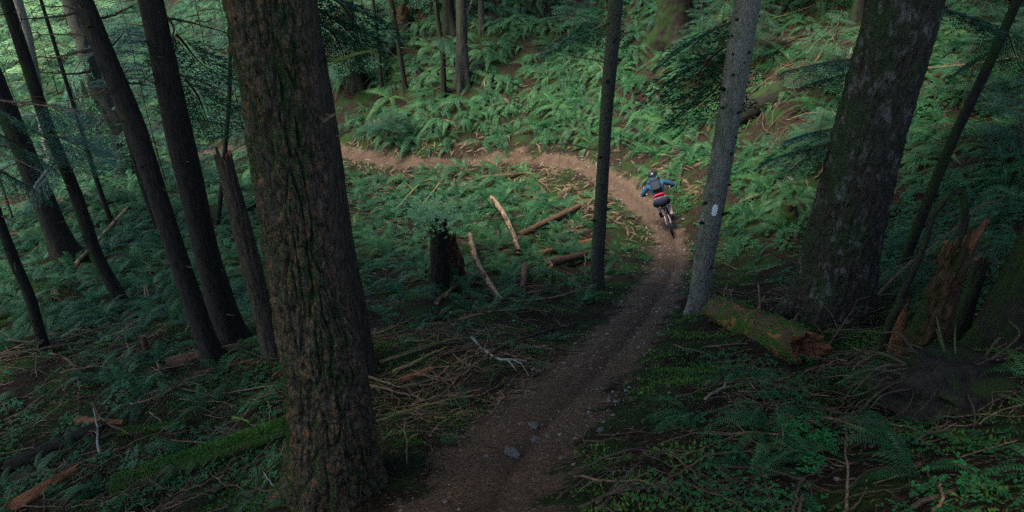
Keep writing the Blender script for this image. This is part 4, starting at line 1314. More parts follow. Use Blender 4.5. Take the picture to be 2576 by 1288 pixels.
# hand placed ferns
HF = [((1175,1030),.42,4,'bright green fern of few arched fronds in litter right of the fir foot','near',2.6,1.6),
      ((1120,1130),.40,3,'small green fern with one upright frond beside the lower trail edge','near',1.6,.8),
      ((1745,1045),.62,9,'big dense green fern fan on the bank right of the lower trail','near',3.6,2.2),
      ((640,985),.42,5,'feathery small fern between red stick and furrowed fir','near',2.0,4),
      ((700,1010),.45,4,'small fern touching the left side of the furrowed fir','near',3.1,2.0),
      ((560,1110),.45,4,'long fronded fern lying along the moss log','near',3.4,1.6),
      ((690,1160),.40,6,'pale green fern in front of the moss log end','near',2.5,6.283),
      ((650,1255),.42,7,'low fern at the bottom edge left of the furrowed fir','near',1.0,6.283),
      ((740,1270),.40,6,'dark fern tucked under the left foot of the furrowed fir','near',2.0,4.0),
      ((1290,880),.42,4,'small upright fern right behind the lichen stick end','near',1.4,3.0),
      ((1240,850),.40,5,'green fern above the bare end of the lichen stick','near',1.0,6.283),
      ((1170,820),.42,6,'drooping fern in litter below the tan log','near',2.0,6.283),
      ((1345,930),.32,4,'small dark fern at the left edge of the lower trail','near',1.0,3.0),
      ((1390,860),.32,5,'small fern at the left trail edge near the dark curved branch','near',1.5,4.0),
      ((1100,800),.5,7,'broad fern below the old black stump','fern',2.0,6.283),
      ((1230,745),.5,8,'fern growing across the lower end of the tan log','fern',1.0,6.283),
      ((1255,600),.85,9,'large arching fern draped over the second tan log','fern',2.5,6.283),
      ((1370,530),.9,9,'large pale arching fern beside the half covered brown log','fern',2.5,6.283),
      ((1345,700),.6,8,'blue-green fern behind the short sawn log end','fern',0.5,6.283),
      ((1470,760),.35,5,'low fern left of the slim grey trunk foot','near',0.5,6.283),
      ((1580,690),.5,8,'fern just right of the slim grey trunk beside the trail','near',0.5,6.283),
      ((1690,430),.8,9,'yellowing fern in rusty bracken directly above the cyclist helmet','fern',1.5,6.283),
      ((1815,800),.3,5,'small fern at the foot of the thick mossy log','near',0.5,6.283),
      ((1800,900),.3,5,'small fern on the moss bank under the pale blazed tree','near',0.5,6.283),
      ((1880,1190),.4,5,'dark fern low on the bank beneath the big fern fan','near',2.0,6.283),
      ((2350,975),.45,5,'blue-grey drooping fern beneath the rotten stump','near',5.0,2.5),
      ((2080,600),.7,9,'fern pressed against the right side of the mossy hump','fern',0.5,6.283),
      ((2260,640),.6,8,'bright fern at the right flank of the huge mottled fir','fern',0.3,6.283)]
for k, (px, sz, nf, lb, key, az, sp) in enumerate(HF):
    fern(G(*px), sz, nf, lb, key, k + 100, dead=3 if 'rusty' in lb else (1 if k % 4 == 0 else 0), az=az, spread=sp)

for k, (px, sz, nf, lb) in enumerate([((1265,1015),.34,9,'rust brown dead fern heap beside the lower trail under the tan stick'),((1320,985),.30,7,'tan dead fern spilling onto the trail edge above the stones'),
        ((1225,1045),.28,7,'small withered fern between green fern and rusty heap'),((1715,455),.75,10,'large rust brown dead fern right of the cyclist helmet'),
        ((1750,478),.70,9,'withered brown fern below the dead fern by the helmet'),((1668,428),.6,8,'tan withered fern left above the cyclist helmet'),
        ((1480,520),.75,10,'rusty dead fern against the slim grey trunk, left side'),((1440,470),.75,10,'rusty dead fern on the inner trail edge at the bend'),
        ((1380,435),.7,9,'tan dead fern under the trail bend above the thin brown log'),((1545,560),.7,9,'dead fern right of the slim grey trunk along the trail'),
        ((1010,440),.7,9,'dead brown fern on the slope below the far trail, left'),((1120,445),.7,9,'dead brown fern on the slope below the far trail, middle'),((1250,425),.7,9,'dead brown fern on the slope below the far trail, right')]):
    fern(G(*px), sz, nf, lb, 'dead', k + 300, az=k * 1.1, spread=6.283, group='withered ferns')
# scattered ferns: candidates over the slope, thinned by where the bank carries them
def in_frame(x, y, z, mu=120, mv=120):
    u, v, t = project(x, y, z)
    return (u > -mu) & (u < 2576 + mu) & (v > -mv) & (v < 1288 + mv) & (t > 2.5)

def cell_scatter(x0, x1, y0, y1, cell, r):
    nx, ny = int((x1 - x0) / cell), int((y1 - y0) / cell)
    gx, gy = np.meshgrid(np.arange(nx), np.arange(ny))
    x = x0 + (gx.ravel() + r.uniform(0, 1, nx * ny)) * cell
    y = y0 + (gy.ravel() + r.uniform(0, 1, nx * ny)) * cell
    return x, y

TRUNKS_XY = [(v[1][4][0], v[1][4][1], v[3][0]) for v in TREES.values()]
def clear_of_trunks(x, y, pad=.25):
    ok = np.ones(len(x), bool)
    for tx, ty, tr in TRUNKS_XY:
        ok &= np.hypot(x - tx, y - ty) > tr * 1.3 + pad
    return ok

def band(u, v, pts, soft=60):
    """1 inside a rough outline given as u0,v0,u1,v1 boxes"""
    out = np.zeros(len(u))
    for u0, v0, u1, v1, val in pts:
        k = sm(u0 - soft, u0 + soft, u) * (1 - sm(u1 - soft, u1 + soft, u)) * sm(v0 - soft, v0 + soft, v) * (1 - sm(v1 - soft, v1 + soft, v))
        out = np.maximum(out, k * val)
    return out

# how thickly ferns grow, by stretch of slope (outlined where the slope is seen)
FERN_BOXES = [(850,-200,1800,360,1.0),(-200,400,700,880,1.0),(880,430,1490,735,.85),(1560,-100,1860,420,1.0),(1830,330,2060,620,.95),
              (2180,-100,2900,740,1.0),(-300,-200,860,420,.95),(-200,880,600,1080,.45),(930,760,1480,900,.22),(1530,640,1620,720,.6),(1880,-150,2200,60,.7),(-200,1080,720,1288,.38),(1740,880,2700,1350,.42),(1850,40,2180,440,.35),(940,760,1420,1000,.1)]
x, y = cell_scatter(-50, 24, 2.5, 64, .45, rng)
z = ground_z(x, y)
d, s_, hw = trail_dist(x, y)
u, v, t = project(x, y, z)
dens = band(u, v, FERN_BOXES) * np.clip(.8 + .9 * noise2(x, y, .6, 2.2), .15, 1.0)
ok = in_frame(x, y, z, 100, 140) & (d > hw + .35) & clear_of_trunks(x, y) & (rng.random(len(x)) < dens)
fx_, fy_, fz_, ft_ = x[ok], y[ok], z[ok], t[ok]
fu, fv = u[ok], v[ok]
size = np.clip(.60 + .026 * (ft_ - 8), .42, 1.08) * rng.uniform(.5, 1.3, len(ft_))
app = size / ft_ * (1 + .0 * fu)
vis = (fu > 0) & (fu < 2576) & (fv > 5) & (fv < 1288)
order = np.argsort(-(app * (vis + .01)))
NI = 300 - len(HF) - 13
for k in order[:NI]:
    fern((fx_[k], fy_[k], fz_[k]), size[k], int(rng.integers(7, 11)), fern_label(fx_[k], fy_[k], size[k]), 'fern', int(k), dead=int(rng.random() < .22) * int(rng.integers(1, 3)))
rest = order[NI:]

# ------------------------------------------------------------------ stuff: instances of small pieces that live in the object's own mesh
def stuff(name, label, sources, pts, rot, scl, kidx, mats, kind='stuff'):
    """sources: list of (V, F, material index). points carry rotation, scale and which piece stands there"""
    Vs, Fs, Ms, src, n = [], [], [], [], 0
    for k, (V, F, m) in enumerate(sources):
        V = np.asarray(V, float)
        Vs.append(V); src += [k] * len(V)
        Fs += [tuple(int(i) + n for i in f) for f in F]
        Ms += [m] * len(F) if np.isscalar(m) else list(m)
        n += len(V)
    npt = len(pts)
    V = np.vstack(Vs + [np.asarray(pts)])
    me = bpy.data.meshes.new(name)
    me.from_pydata(V.tolist(), [], Fs)
    for m in mats: me.materials.append(m)
    me.polygons.foreach_set('material_index', np.array(Ms, np.int32))
    me.attributes.new('src', 'INT', 'POINT').data.foreach_set('value', np.array(src + [-1] * npt, np.int32))
    full = np.zeros((len(V), 3), np.float32); full[n:] = rot
    me.attributes.new('rot', 'FLOAT_VECTOR', 'POINT').data.foreach_set('vector', full.ravel())
    fs = np.ones(len(V), np.float32); fs[n:] = scl
    me.attributes.new('scl', 'FLOAT', 'POINT').data.foreach_set('value', fs)
    fk = np.zeros(len(V), np.int32); fk[n:] = kidx
    me.attributes.new('kidx', 'INT', 'POINT').data.foreach_set('value', fk)
    o = link(name, me)
    tag(o, label, None, None, kind)
    ng = bpy.data.node_groups.new(name, 'GeometryNodeTree')
    ng.interface.new_socket('Geometry', in_out='INPUT', socket_type='NodeSocketGeometry')
    ng.interface.new_socket('Geometry', in_out='OUTPUT', socket_type='NodeSocketGeometry')
    N, L = ng.nodes.new, ng.links.new
    gi, go = N('NodeGroupInput'), N('NodeGroupOutput')
    def attr(nm, ty):
        a = N('GeometryNodeInputNamedAttribute'); a.data_type = ty
        a.inputs['Name'].default_value = nm
        return a.outputs['Attribute']
    srcA = attr('src', 'INT')
    def sep(k):
        c = N('FunctionNodeCompare'); c.data_type = 'INT'; c.operation = 'EQUAL'
        L(srcA, c.inputs[2]); c.inputs[3].default_value = k
        sg = N('GeometryNodeSeparateGeometry'); sg.domain = 'POINT'
        L(gi.outputs[0], sg.inputs['Geometry']); L(c.outputs[0], sg.inputs['Selection'])
        return sg.outputs['Selection']
    join = N('GeometryNodeJoinGeometry')
    for k in range(len(sources)):
        g2i = N('GeometryNodeGeometryToInstance')
        L(sep(k), g2i.inputs[0]); L(g2i.outputs[0], join.inputs[0])
    iop = N('GeometryNodeInstanceOnPoints')
    L(sep(-1), iop.inputs['Points'])
    L(join.outputs[0], iop.inputs['Instance'])
    iop.inputs['Pick Instance'].default_value = True
    L(attr('kidx', 'INT'), iop.inputs['Instance Index'])
    e2r = N('FunctionNodeEulerToRotation')
    L(attr('rot', 'FLOAT_VECTOR'), e2r.inputs[0])
    L(e2r.outputs[0], iop.inputs['Rotation'])
    L(attr('scl', 'FLOAT'), iop.inputs['Scale'])
    L(iop.outputs[0], go.inputs[0])
    md = o.modifiers.new('scatter', 'NODES')
    md.node_group = ng
    return o

def slope_rot(x, y, a, k=.6):
    """euler that stands a piece along the slope's normal (blended) and turns it by a"""
    e = .3
    zx = (ground_z(x + e, y) - ground_z(x - e, y)) / (2 * e) * k
    zy = (ground_z(x, y + e) - ground_z(x, y - e)) / (2 * e) * k
    # tilt about x by atan(zy), about y by -atan(zx), then spin about the local axis
    out = np.zeros((len(x), 3), np.float32)
    for i in range(len(x)):
        n = Vector((-zx[i], -zy[i], 1)).normalized()
        q = Vector((0, 0, 1)).rotation_difference(n)
        eu = (q.to_matrix() @ Matrix.Rotation(a[i], 3, 'Z')).to_euler()
        out[i] = eu
    return out

def down_az(x, y):
    e = .4
    return np.arctan2(-(ground_z(x, y + e) - ground_z(x, y - e)), -(ground_z(x + e, y) - ground_z(x - e, y)))

def fern_plant(seed, nf, dead, pairs=18):
    r = np.random.default_rng(seed)
    Vs, Fs, Ms, n = [], [], [], 0
    for k in range(nf + dead):
        isd = k >= nf
        V, F = frond_arrays(r.uniform(.7, 1.1), pairs, r.uniform(.35, .85) if not isd else .15, seed * 20 + k, .115)
        a = float(np.clip(r.normal(0, 1.15), -3, 3)) if not isd else r.uniform(0, 6.28)
        rx = np.array(Euler((r.uniform(-.4, .4), r.uniform(-.35, .25), 0)).to_matrix())
        V = rot_z(V @ rx.T, a)
        Vs.append(V); Fs.append(F + n); Ms += [1 if isd else 0] * len(F); n += len(V)
    return np.vstack(Vs), np.vstack(Fs), Ms
if len(rest):
    rx_, ry_, rz_ = fx_[rest], fy_[rest], fz_[rest]
    stuff('fern_bank_undergrowth', 'mass of further sword ferns covering the slope', [fern_plant(k, 8, 1 if k == 2 else 0) for k in range(5)],
          np.stack([rx_, ry_, rz_ + .02], 1), slope_rot(rx_, ry_, down_az(rx_, ry_) + rng.normal(0, .4, len(rest))), size[rest], rng.integers(0, 5, len(rest)), [M['fern'], M['fern_dead']])

# generic pieces
def twig_piece(seed):
    r = np.random.default_rng(seed)
    mb = MB()
    pts = np.cumsum(np.vstack([[-.5, 0, .02], r.normal(size=(4, 3)) * [.04, .035, .02] + [.25, 0, 0]]), 0)
    mb.tube(pts, [.016, .016, .013, .010, .006], 4, cap=False)
    for k in range(int(r.integers(0, 3))):
        i = int(r.integers(1, 4))
        dv = unit(np.array([.6, r.choice([-1, 1]) * .7, r.uniform(0, .4)])) * r.uniform(.15, .35)
        mb.tube([pts[i], pts[i] + dv], [.010, .005], 3, cap=False)
    return np.concatenate(mb.V), mb.F, 0

def moss_piece(seed, n=46, h=.10):
    r = np.random.default_rng(seed)
    a = r.random(n) * 6.283
    rr = np.sqrt(r.random(n)) * .5
    B = np.stack([rr * np.cos(a), rr * np.sin(a), .10 * (1 - (rr / .5) ** 2) - .03], 1)
    D = unit(np.stack([np.cos(a) * .6, np.sin(a) * .6, np.full(n, .8)], 1) + r.normal(size=(n, 3)) * .35)
    SD = unit(np.cross(D, r.normal(size=(n, 3))))
    V, F = kites(B, D, SD, r.uniform(.6, 1.4, n) * h, r.uniform(.015, .035, n))
    return V, F, 0

def herb_piece(seed, n=12, leaf=.09, h=.25):
    """small leafy sprig: rounded leaves in threes on short stems"""
    r = np.random.default_rng(seed)
    B, D, SD, LN, WD = [], [], [], [], []
    for k in range(n):
        a = r.random() * 6.283
        rr = r.uniform(.02, .28)
        c = np.array([rr * math.cos(a), rr * math.sin(a), h * r.uniform(.3, 1.0)])
        a2 = r.random() * 6.283
        for q in range(3):
            aa = a2 + q * 2.094
            dv = unit(np.array([math.cos(aa), math.sin(aa), r.uniform(-.3, .25)]))
            B.append(c); D.append(dv); SD.append(np.array([-dv[1], dv[0], r.uniform(-.2, .2)])); LN.append(leaf * r.uniform(.8, 1.2)); WD.append(leaf * .36)
    V, F = kites(np.array(B), np.array(D), np.array(SD), np.array(LN), np.array(WD))
    return V, F, 0

def chip_piece(seed):
    r = np.random.default_rng(seed)
    V = np.array([[-1, -1, -1], [1, -1, -1], [1, 1, -1], [-1, 1, -1], [-.7, -.7, 1], [.7, -.7, 1], [.7, .7, 1], [-.7, .7, 1]], float)
    V = (V + r.normal(size=(8, 3)) * .3) * [.5, .36, .2]
    return V, [(0, 3, 2, 1), (4, 5, 6, 7), (0, 1, 5, 4), (1, 2, 6, 5), (2, 3, 7, 6), (3, 0, 4, 7)], 0

def scatter(cell, x0, x1, y0, y1, dens_fn, far, near_keep=1.0):
    x, y = cell_scatter(x0, x1, y0, y1, cell, rng)
    keep = (rng.random(len(x)) < np.clip((far / np.maximum(y, 1)) ** 2, 0, 1))
    x, y = x[keep], y[keep]
    zb = base_z(x, y)
    m = in_frame(x, y, zb, 60, 80)
    x, y, zb = x[m], y[m], zb[m]
    d, s, hw = trail_dist(x, y)
    u, v, t = project(x, y, zb)
    ok = rng.random(len(x)) < dens_fn(x, y, u, v, t, d - hw)
    x, y = x[ok], y[ok]
    return x, y, ground_z(x, y), t[ok]

# twigs and needle litter on the floor
LIT_BOXES = [(930,760,1450,1120,.5),(1780,700,2420,1150,.6),(-100,860,730,1288,.42),(1850,-100,2200,460,1.0),(2150,-100,2700,700,.6),(880,400,1500,480,.3),(1480,1080,2600,1400,.12),(880,440,1480,760,.25),(-100,400,680,860,.10)]
x, y, z, t = scatter(.085, -12, 17, 2.5, 27, lambda x, y, u, v, t, e: band(u, v, LIT_BOXES) * (e > -.10) * np.clip(.7 + 1.2 * noise2(x, y, .9, 6.1), .1, 1), 9.5)
n = len(x)
stuff('twig_litter', 'brown fallen twigs strewn over the forest floor', [twig_piece(k) for k in range(7)], np.stack([x, y, z + .015], 1),
      slope_rot(x, y, rng.normal(.4, 1.3, n), 1.0) + rng.normal(0, .12, (n, 3)), .12 + .6 * rng.random(n) ** 2.2, rng.integers(0, 7, n), [M['litter']])
print('twigs', n)
# fine needle debris (also over trail edges)
x, y, z, t = scatter(.06, -7, 8, 2.5, 17, lambda x, y, u, v, t, e: np.clip(.75 - e * .0 + .6 * noise2(x, y, 1.2, 8.1), .05, 1) * np.where(e < 0, .55, .6), 7.0)
n = len(x)
stuff('needle_debris', 'fine dry needles and wood chips on the ground', [twig_piece(k + 20) for k in range(4)], np.stack([x, y, z + .006], 1),
      slope_rot(x, y, rng.uniform(0, 6.28, n), 1.0), rng.uniform(.03, .12, n), rng.integers(0, 4, n), [M['chips']])
print('needles', n)
# stony chips on the trail
x, y, z, t = scatter(.085, -8, 9, 2.5, 31, lambda x, y, u, v, t, e: np.where(e < .15, .65 + .5 * (y > 12) , .03 + .25 * (y > 11) * (e < .9)) * np.clip(.55 + 1.1 * noise2(x, y, .8, 3.3), .05, 1), 12)
n = len(x)
stuff('trail_gravel', 'pale stone chips scattered along the dirt trail', [chip_piece(k) for k in range(5)], np.stack([x, y, z + .004], 1),
      slope_rot(x, y, rng.uniform(0, 6.28, n), 1.0), .006 + .05 * rng.random(n) ** 5.0 + (.0010 * t) * rng.uniform(.4, 1.3, n), rng.integers(0, 5, n), [M['pebble']])
print('gravel', n)
# moss
MOSS_BOXES = [(930,780,1500,1150,.5),(1600,800,1950,1000,.95),(1450,1120,2000,1400,.55),(-100,900,740,1288,.85),(1150,360,1500,400,.8),(1100,420,1500,470,.6),(1540,500,1640,720,.6),(1700,500,1900,700,.6),(880,460,1480,760,.4),
              (-100,450,680,1000,.55),(1750,800,2576,1288,.7),(1500,640,1640,800,.4)]
x, y, z, t = scatter(.13, -14, 10, 2.5, 30, lambda x, y, u, v, t, e: band(u, v, MOSS_BOXES) * (e > .05) * np.clip(.5 + 1.9 * noise2(x, y, .7, 12.1), 0, 1), 13)
n = len(x)
stuff('moss_carpet', 'green moss tufts covering the forest floor', [moss_piece(k) for k in range(4)], np.stack([x, y, z], 1),
      slope_rot(x, y, rng.uniform(0, 6.28, n), 1.0), rng.uniform(.14, .42, n), rng.integers(0, 4, n), [M['moss']])
print('moss', n)
# leafy herbs and creeping ground cover
HERB_BOXES = [(-100,450,690,900,.35),(-100,880,730,1288,.75),(1700,980,2100,1288,.55),(880,440,1480,760,.14),(2080,-100,2800,760,.8),(1560,380,2050,700,.4),(2200,1050,2700,1400,.8),(850,-100,1850,360,.30),(1850,900,2200,1050,.4),(-100,-100,850,450,.5)]
x, y, z, t = scatter(.19, -26, 19, 2.5, 36, lambda x, y, u, v, t, e: band(u, v, HERB_BOXES) * (e > .1) * np.clip(.45 + 1.4 * noise2(x, y, .8, 15.1), 0, 1), 16)
n = len(x)
stuff('leafy_groundcover', 'small leafy herbs creeping over the slope', [herb_piece(k, 12, .075, .2) for k in range(4)], np.stack([x, y, z], 1),
      slope_rot(x, y, rng.uniform(0, 6.28, n), .8), np.clip(rng.uniform(.35, .9, n) * (.5 + t * .03), .2, 1.1), rng.integers(0, 4, n), [M['herb']])
print('herb', n)
# rusty dead bracken along the trail bend
DEAD_BOXES = [(850,400,1500,505,1.0),(1420,380,1530,640,1.0),(1640,420,1780,490,1.0),(1220,970,1330,1040,1.0),(880,330,1480,380,.7),(1500,470,1640,640,.5),(1560,380,1760,420,.3),(880,100,1860,360,.04),(880,480,1480,700,.16),(2000,380,2100,460,.2),(1050,1020,1250,1150,.3),(2150,380,2576,520,.05)]
x, y, z, t = scatter(.15, -9, 12, 4, 36, lambda x, y, u, v, t, e: band(u, v, DEAD_BOXES, 22) * (e > -.12) * np.clip(.65 + 1.2 * noise2(x, y, .9, 19.1), .0, 1), 26)
n = len(x)
dead_src = []
for k in range(4):
    V, F = frond_arrays(1, 26, .12 + .08 * k, 60 + k, .075, .25)
    dead_src.append((V, F, 0))
stuff('dead_bracken', 'rust brown dead fern fronds lying beside the trail', dead_src, np.stack([x, y, z + .05], 1),
      slope_rot(x, y, rng.uniform(0, 6.28, n), .9) + rng.normal(0, .2, (n, 3)), np.where(t < 12, .26, .46) * rng.uniform(.6, 1.2, n), rng.integers(0, 4, n), [M['fern_dead']])
print('dead', n)
# pale lichen scraps near the fir
x, y, z, t = scatter(.16, -6, 4, 3, 12, lambda x, y, u, v, t, e: .10 * (e > .05) * np.clip(.3 + 2 * noise2(x, y, .9, 23.1), 0, 1), 12)
n = len(x)
stuff('lichen_scraps', 'pale grey-green lichen tufts fallen on the forest floor', [moss_piece(k + 30, 30, .14) for k in range(3)], np.stack([x, y, z + .01], 1),
      slope_rot(x, y, rng.uniform(0, 6.28, n), 1.0), rng.uniform(.07, .2, n), rng.integers(0, 3, n), [M['lichen']])

root_plate()
# ------------------------------------------------------------------ bright leafy clover and shrubs
def leafy_plant(name, label, cat, p, n, rad, h, leaf, mat, seed, stems=6, group=None, trifol=True):
    r = np.random.default_rng(seed)
    root = empty(name, p, label, cat, group)
    mb = MB()
    B, D, SD, LN, WD = [], [], [], [], []
    tips = []
    for k in range(stems):
        a = 6.283 * k / stems + r.uniform(-.4, .4)
        rr = rad * r.uniform(.5, 1.0)
        tip = np.array([rr * math.cos(a), rr * math.sin(a), h * r.uniform(.5, 1.1)])
        mid = tip * [.4, .4, .75] + r.normal(size=3) * .02
        pts = catmull([np.zeros(3), mid, tip], 5)
        mb.tube(pts, np.linspace(.005, .002, len(pts)), 4, cap=False)
        tips.append(pts)
    for k in range(n):
        pts = tips[k % stems]
        i = int(r.integers(2, len(pts)))
        c = pts[i] + r.normal(size=3) * [rad * .22, rad * .22, h * .12]
        a2 = r.random() * 6.283
        for q in range(3 if trifol else 1):
            aa = a2 + q * 2.094
            dv = unit(np.array([math.cos(aa), math.sin(aa), r.uniform(-.25, .35)]))
            B.append(c); D.append(dv); SD.append(unit(np.array([-dv[1], dv[0], r.uniform(-.3, .3)]))); LN.append(leaf * r.uniform(.7, 1.2)); WD.append(leaf * .36)
    V, F = kites(np.array(B), np.array(D), np.array(SD), np.array(LN), np.array(WD))
    mb.build('stems', M['dark_stick'], root)
    f = MB(); f.add(V, F.tolist()); o = f.build('foliage', M[mat], root, smooth=False)
    return root

for k, (px, n, rad, h, lf, lb) in enumerate([((2000,1090),40,.16,.10,.036,'bright green clover patch on the right bank, upper left clump'),
        ((2065,1120),46,.16,.10,.036,'bright green clover patch on the right bank, middle clump'),
        ((2045,1185),26,.12,.08,.034,'bright green clover patch on the right bank, lowest clump'),
        ((2440,1230),40,.2,.08,.032,'green leafy clump in the bottom right corner'),
        ((2340,1240),20,.16,.08,.030,'small leafy clump left of the bottom right corner clump')]):
    leafy_plant('clover_plant', lb, 'plant', G(*px), n, rad, h, lf, 'herb_bright', k + 5, group='bright leafy plants on the right bank')
for k, (px, n, rad, h, lf, lb) in enumerate([((1745,1275),150,.42,.16,.022,'dense soft green herb mound at the bottom edge'),
        ((1860,1262),150,.42,.16,.022,'dense soft green herb mound right of the bottom edge mound'),
        ((1960,1285),110,.36,.15,.022,'soft green herb mound furthest right along the bottom edge'),
        ((1840,960),80,.35,.18,.035,'blue-green small herb patch below the thick mossy log'),
        ((1950,1000),80,.35,.2,.035,'dark blue-green herb patch right of the small herb patch'),
        ((2180,1010),60,.35,.25,.04,'dark herb clump under the rotten stump')]):
    leafy_plant('herb_plant', lb, 'plant', G(*px), n, rad, h, lf, 'herb', k + 25, stems=9, group='leafy herb mounds on the near bank')
_tp3 = stb + np.array([-.15, 0, 1.45])
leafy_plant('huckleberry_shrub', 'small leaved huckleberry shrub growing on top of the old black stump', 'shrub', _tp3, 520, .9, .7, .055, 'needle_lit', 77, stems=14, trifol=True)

# ------------------------------------------------------------------ young conifers whose sprays show in the picture
SAP = {}
def sapling(label, px, height, L0, nb, kind, z0=.6, seed=1, mat='needle', group='young conifers with drooping sprays', tb=None, name='hemlock_sapling', droop=.25, stem=.035):
    b = G(*px) if tb is None else P(*px, tb)
    if tb is not None:
        b[2] = gz(b[0], b[1])
    root = empty(name, b, label, 'tree', group)
    mb = MB()
    zz = np.linspace(-.2, height, 10)
    mb.tube(np.stack([.04 * np.sin(zz * .9 + seed), .04 * np.cos(zz * 1.1 + seed) - .04, zz], 1), np.linspace(stem, .008, 10), 7)
    mb.build('trunk', M['dark_stick'], root)
    key = (kind, mat)
    if key not in SAP:
        SAP[key] = sapling_crown_mesh('crown_foliage', 1.0 * 5, .4, 1.9, 34, 40 + kind, [M[mat], M['dark_stick']], droop=droop)
    c = link('crown', SAP[key], root)
    c.location = (0, 0, z0)
    c.scale = (L0 / 1.9, L0 / 1.9, (height - z0) / 5)
    c.rotation_euler = (0, 0, seed * 1.9)
    return root

SAPS = [((520,560),6.5,1.7,'tall dark hemlock behind the smooth brown trunk'),((640,470),7.5,1.9,'tall hemlock between snapped trunk and furrowed fir'),
        ((420,470),7,1.8,'hemlock filling the gap behind the two dark trunks'),((270,520),4.5,1.5,'shaggy hemlock behind the slim left trunk'),
        ((130,520),5.0,1.6,'shaggy hemlock beside the thick mossy left trunk'),((40,560),5.5,1.6,'dark hemlock at the left edge'),
        ((560,330),9,2.4,'pale far hemlock behind the smooth brown trunk top'),((420,300),9,2.4,'far hemlock at the left of the smooth brown trunk'),
        ((300,260),8,2.2,'far hemlock behind the dark bent trunk'),((930,190),5.0,1.7,'drooping hemlock above the dark trunk right of the fir'),
        ((880,235),4.5,1.5,'hemlock spray hanging beside the furrowed fir'),((985,60),5.0,1.6,'hemlock high on the bank beside the red stump'),
        ((1085,50),5.0,1.6,'hemlock high on the bank behind the slim trunks'),((1800,150),4.0,1.5,'dark hemlock left of the pale blazed tree'),
        ((1740,230),3.2,1.4,'low hemlock spray on the bank left of the pale tree'),((1870,30),5,1.8,'hemlock at the top behind the pale tree'),
        ((2075,235),2.4,1.7,'feathery low hemlock over the black fallen trunk'),((2045,420),1.6,1.5,'feathery low hemlock left of the huge mottled fir'),
        ((1370,40),4.0,1.5,'hemlock at the top edge left of the slim grey trunk'),((1440,120),3.0,1.3,'thin hemlock behind the slim grey trunk branches'),
        ((2430,150),3.5,1.7,'dark hemlock on the upper right slope'),((2500,70),4.0,1.9,'dark hemlock in the top right corner'),((2565,230),3.0,1.6,'dark hemlock cut by the right edge, upper one'),
        ((2420,270),2.0,1.4,'low dark hemlock between huge mottled fir and slender stem'),((1960,60),3.5,1.7,'dark hemlock at the top edge between pale tree and mottled fir'),((2090,45),3.5,1.7,'dark hemlock at the top edge left of the dark trunk'),
        ((2530,400),2.2,1.5,'low dark hemlock cut by the right edge, lower one'),((1900,160),2.2,1.4,'low dark hemlock directly right of the pale tree'),((990,350),1.3,1.3,'low blue-green sapling beside the far trail')]
for k, (px, h, L0, lb) in enumerate(SAPS):
    sapling(lb, px, h, L0, 0, k % 3, z0=.3 if h < 3 else .9, seed=k)
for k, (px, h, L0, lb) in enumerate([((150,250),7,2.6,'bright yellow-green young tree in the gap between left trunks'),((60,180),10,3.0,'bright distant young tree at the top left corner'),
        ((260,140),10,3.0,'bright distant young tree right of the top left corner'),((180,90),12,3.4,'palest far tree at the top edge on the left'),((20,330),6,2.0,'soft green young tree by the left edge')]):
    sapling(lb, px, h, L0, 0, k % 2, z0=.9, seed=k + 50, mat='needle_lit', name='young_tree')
# ---- VEGETATION END
# ------------------------------------------------------------------ cyclist
M['jacket'] = m_plain('blue_jacket_cloth', (.016, .060, .112), .8, var=.2, scale=25, spec=.3)
M['pack'] = m_plain('dark_pack_cloth', (.012, .016, .020), .85, var=.4, scale=30)
M['red_cloth'] = m_plain('red_shirt_cloth', (.62, .020, .060), .8, var=.15)
M['shorts'] = m_plain('navy_shorts_cloth', (.010, .013, .024), .8, var=.3)
M['skin'] = m_plain('pale_skin', (.62, .40, .32), .55, var=.06, scale=15)
M['hair'] = m_plain('brown_hair', (.055, .028, .016), .6, var=.4, scale=60)
M['black_gloss'] = m_plain('black_helmet_shell', (.010, .011, .013), .3, var=.2)
M['turquoise'] = m_plain('turquoise_strap', (.02, .30, .42), .5, var=.1)
M['rubber'] = m_plain('black_tyre_rubber', (.012, .012, .013), .85, var=.4, scale=50)
M['frame_paint'] = m_plain('dark_frame_paint', (.016, .016, .020), .35, var=.1)
M['pink_paint'] = m_plain('pale_pink_frame_paint', (.55, .27, .26), .4, var=.1)
M['alloy'] = m_plain('grey_alloy', (.30, .30, .31), .35, metal=.9, var=.15)

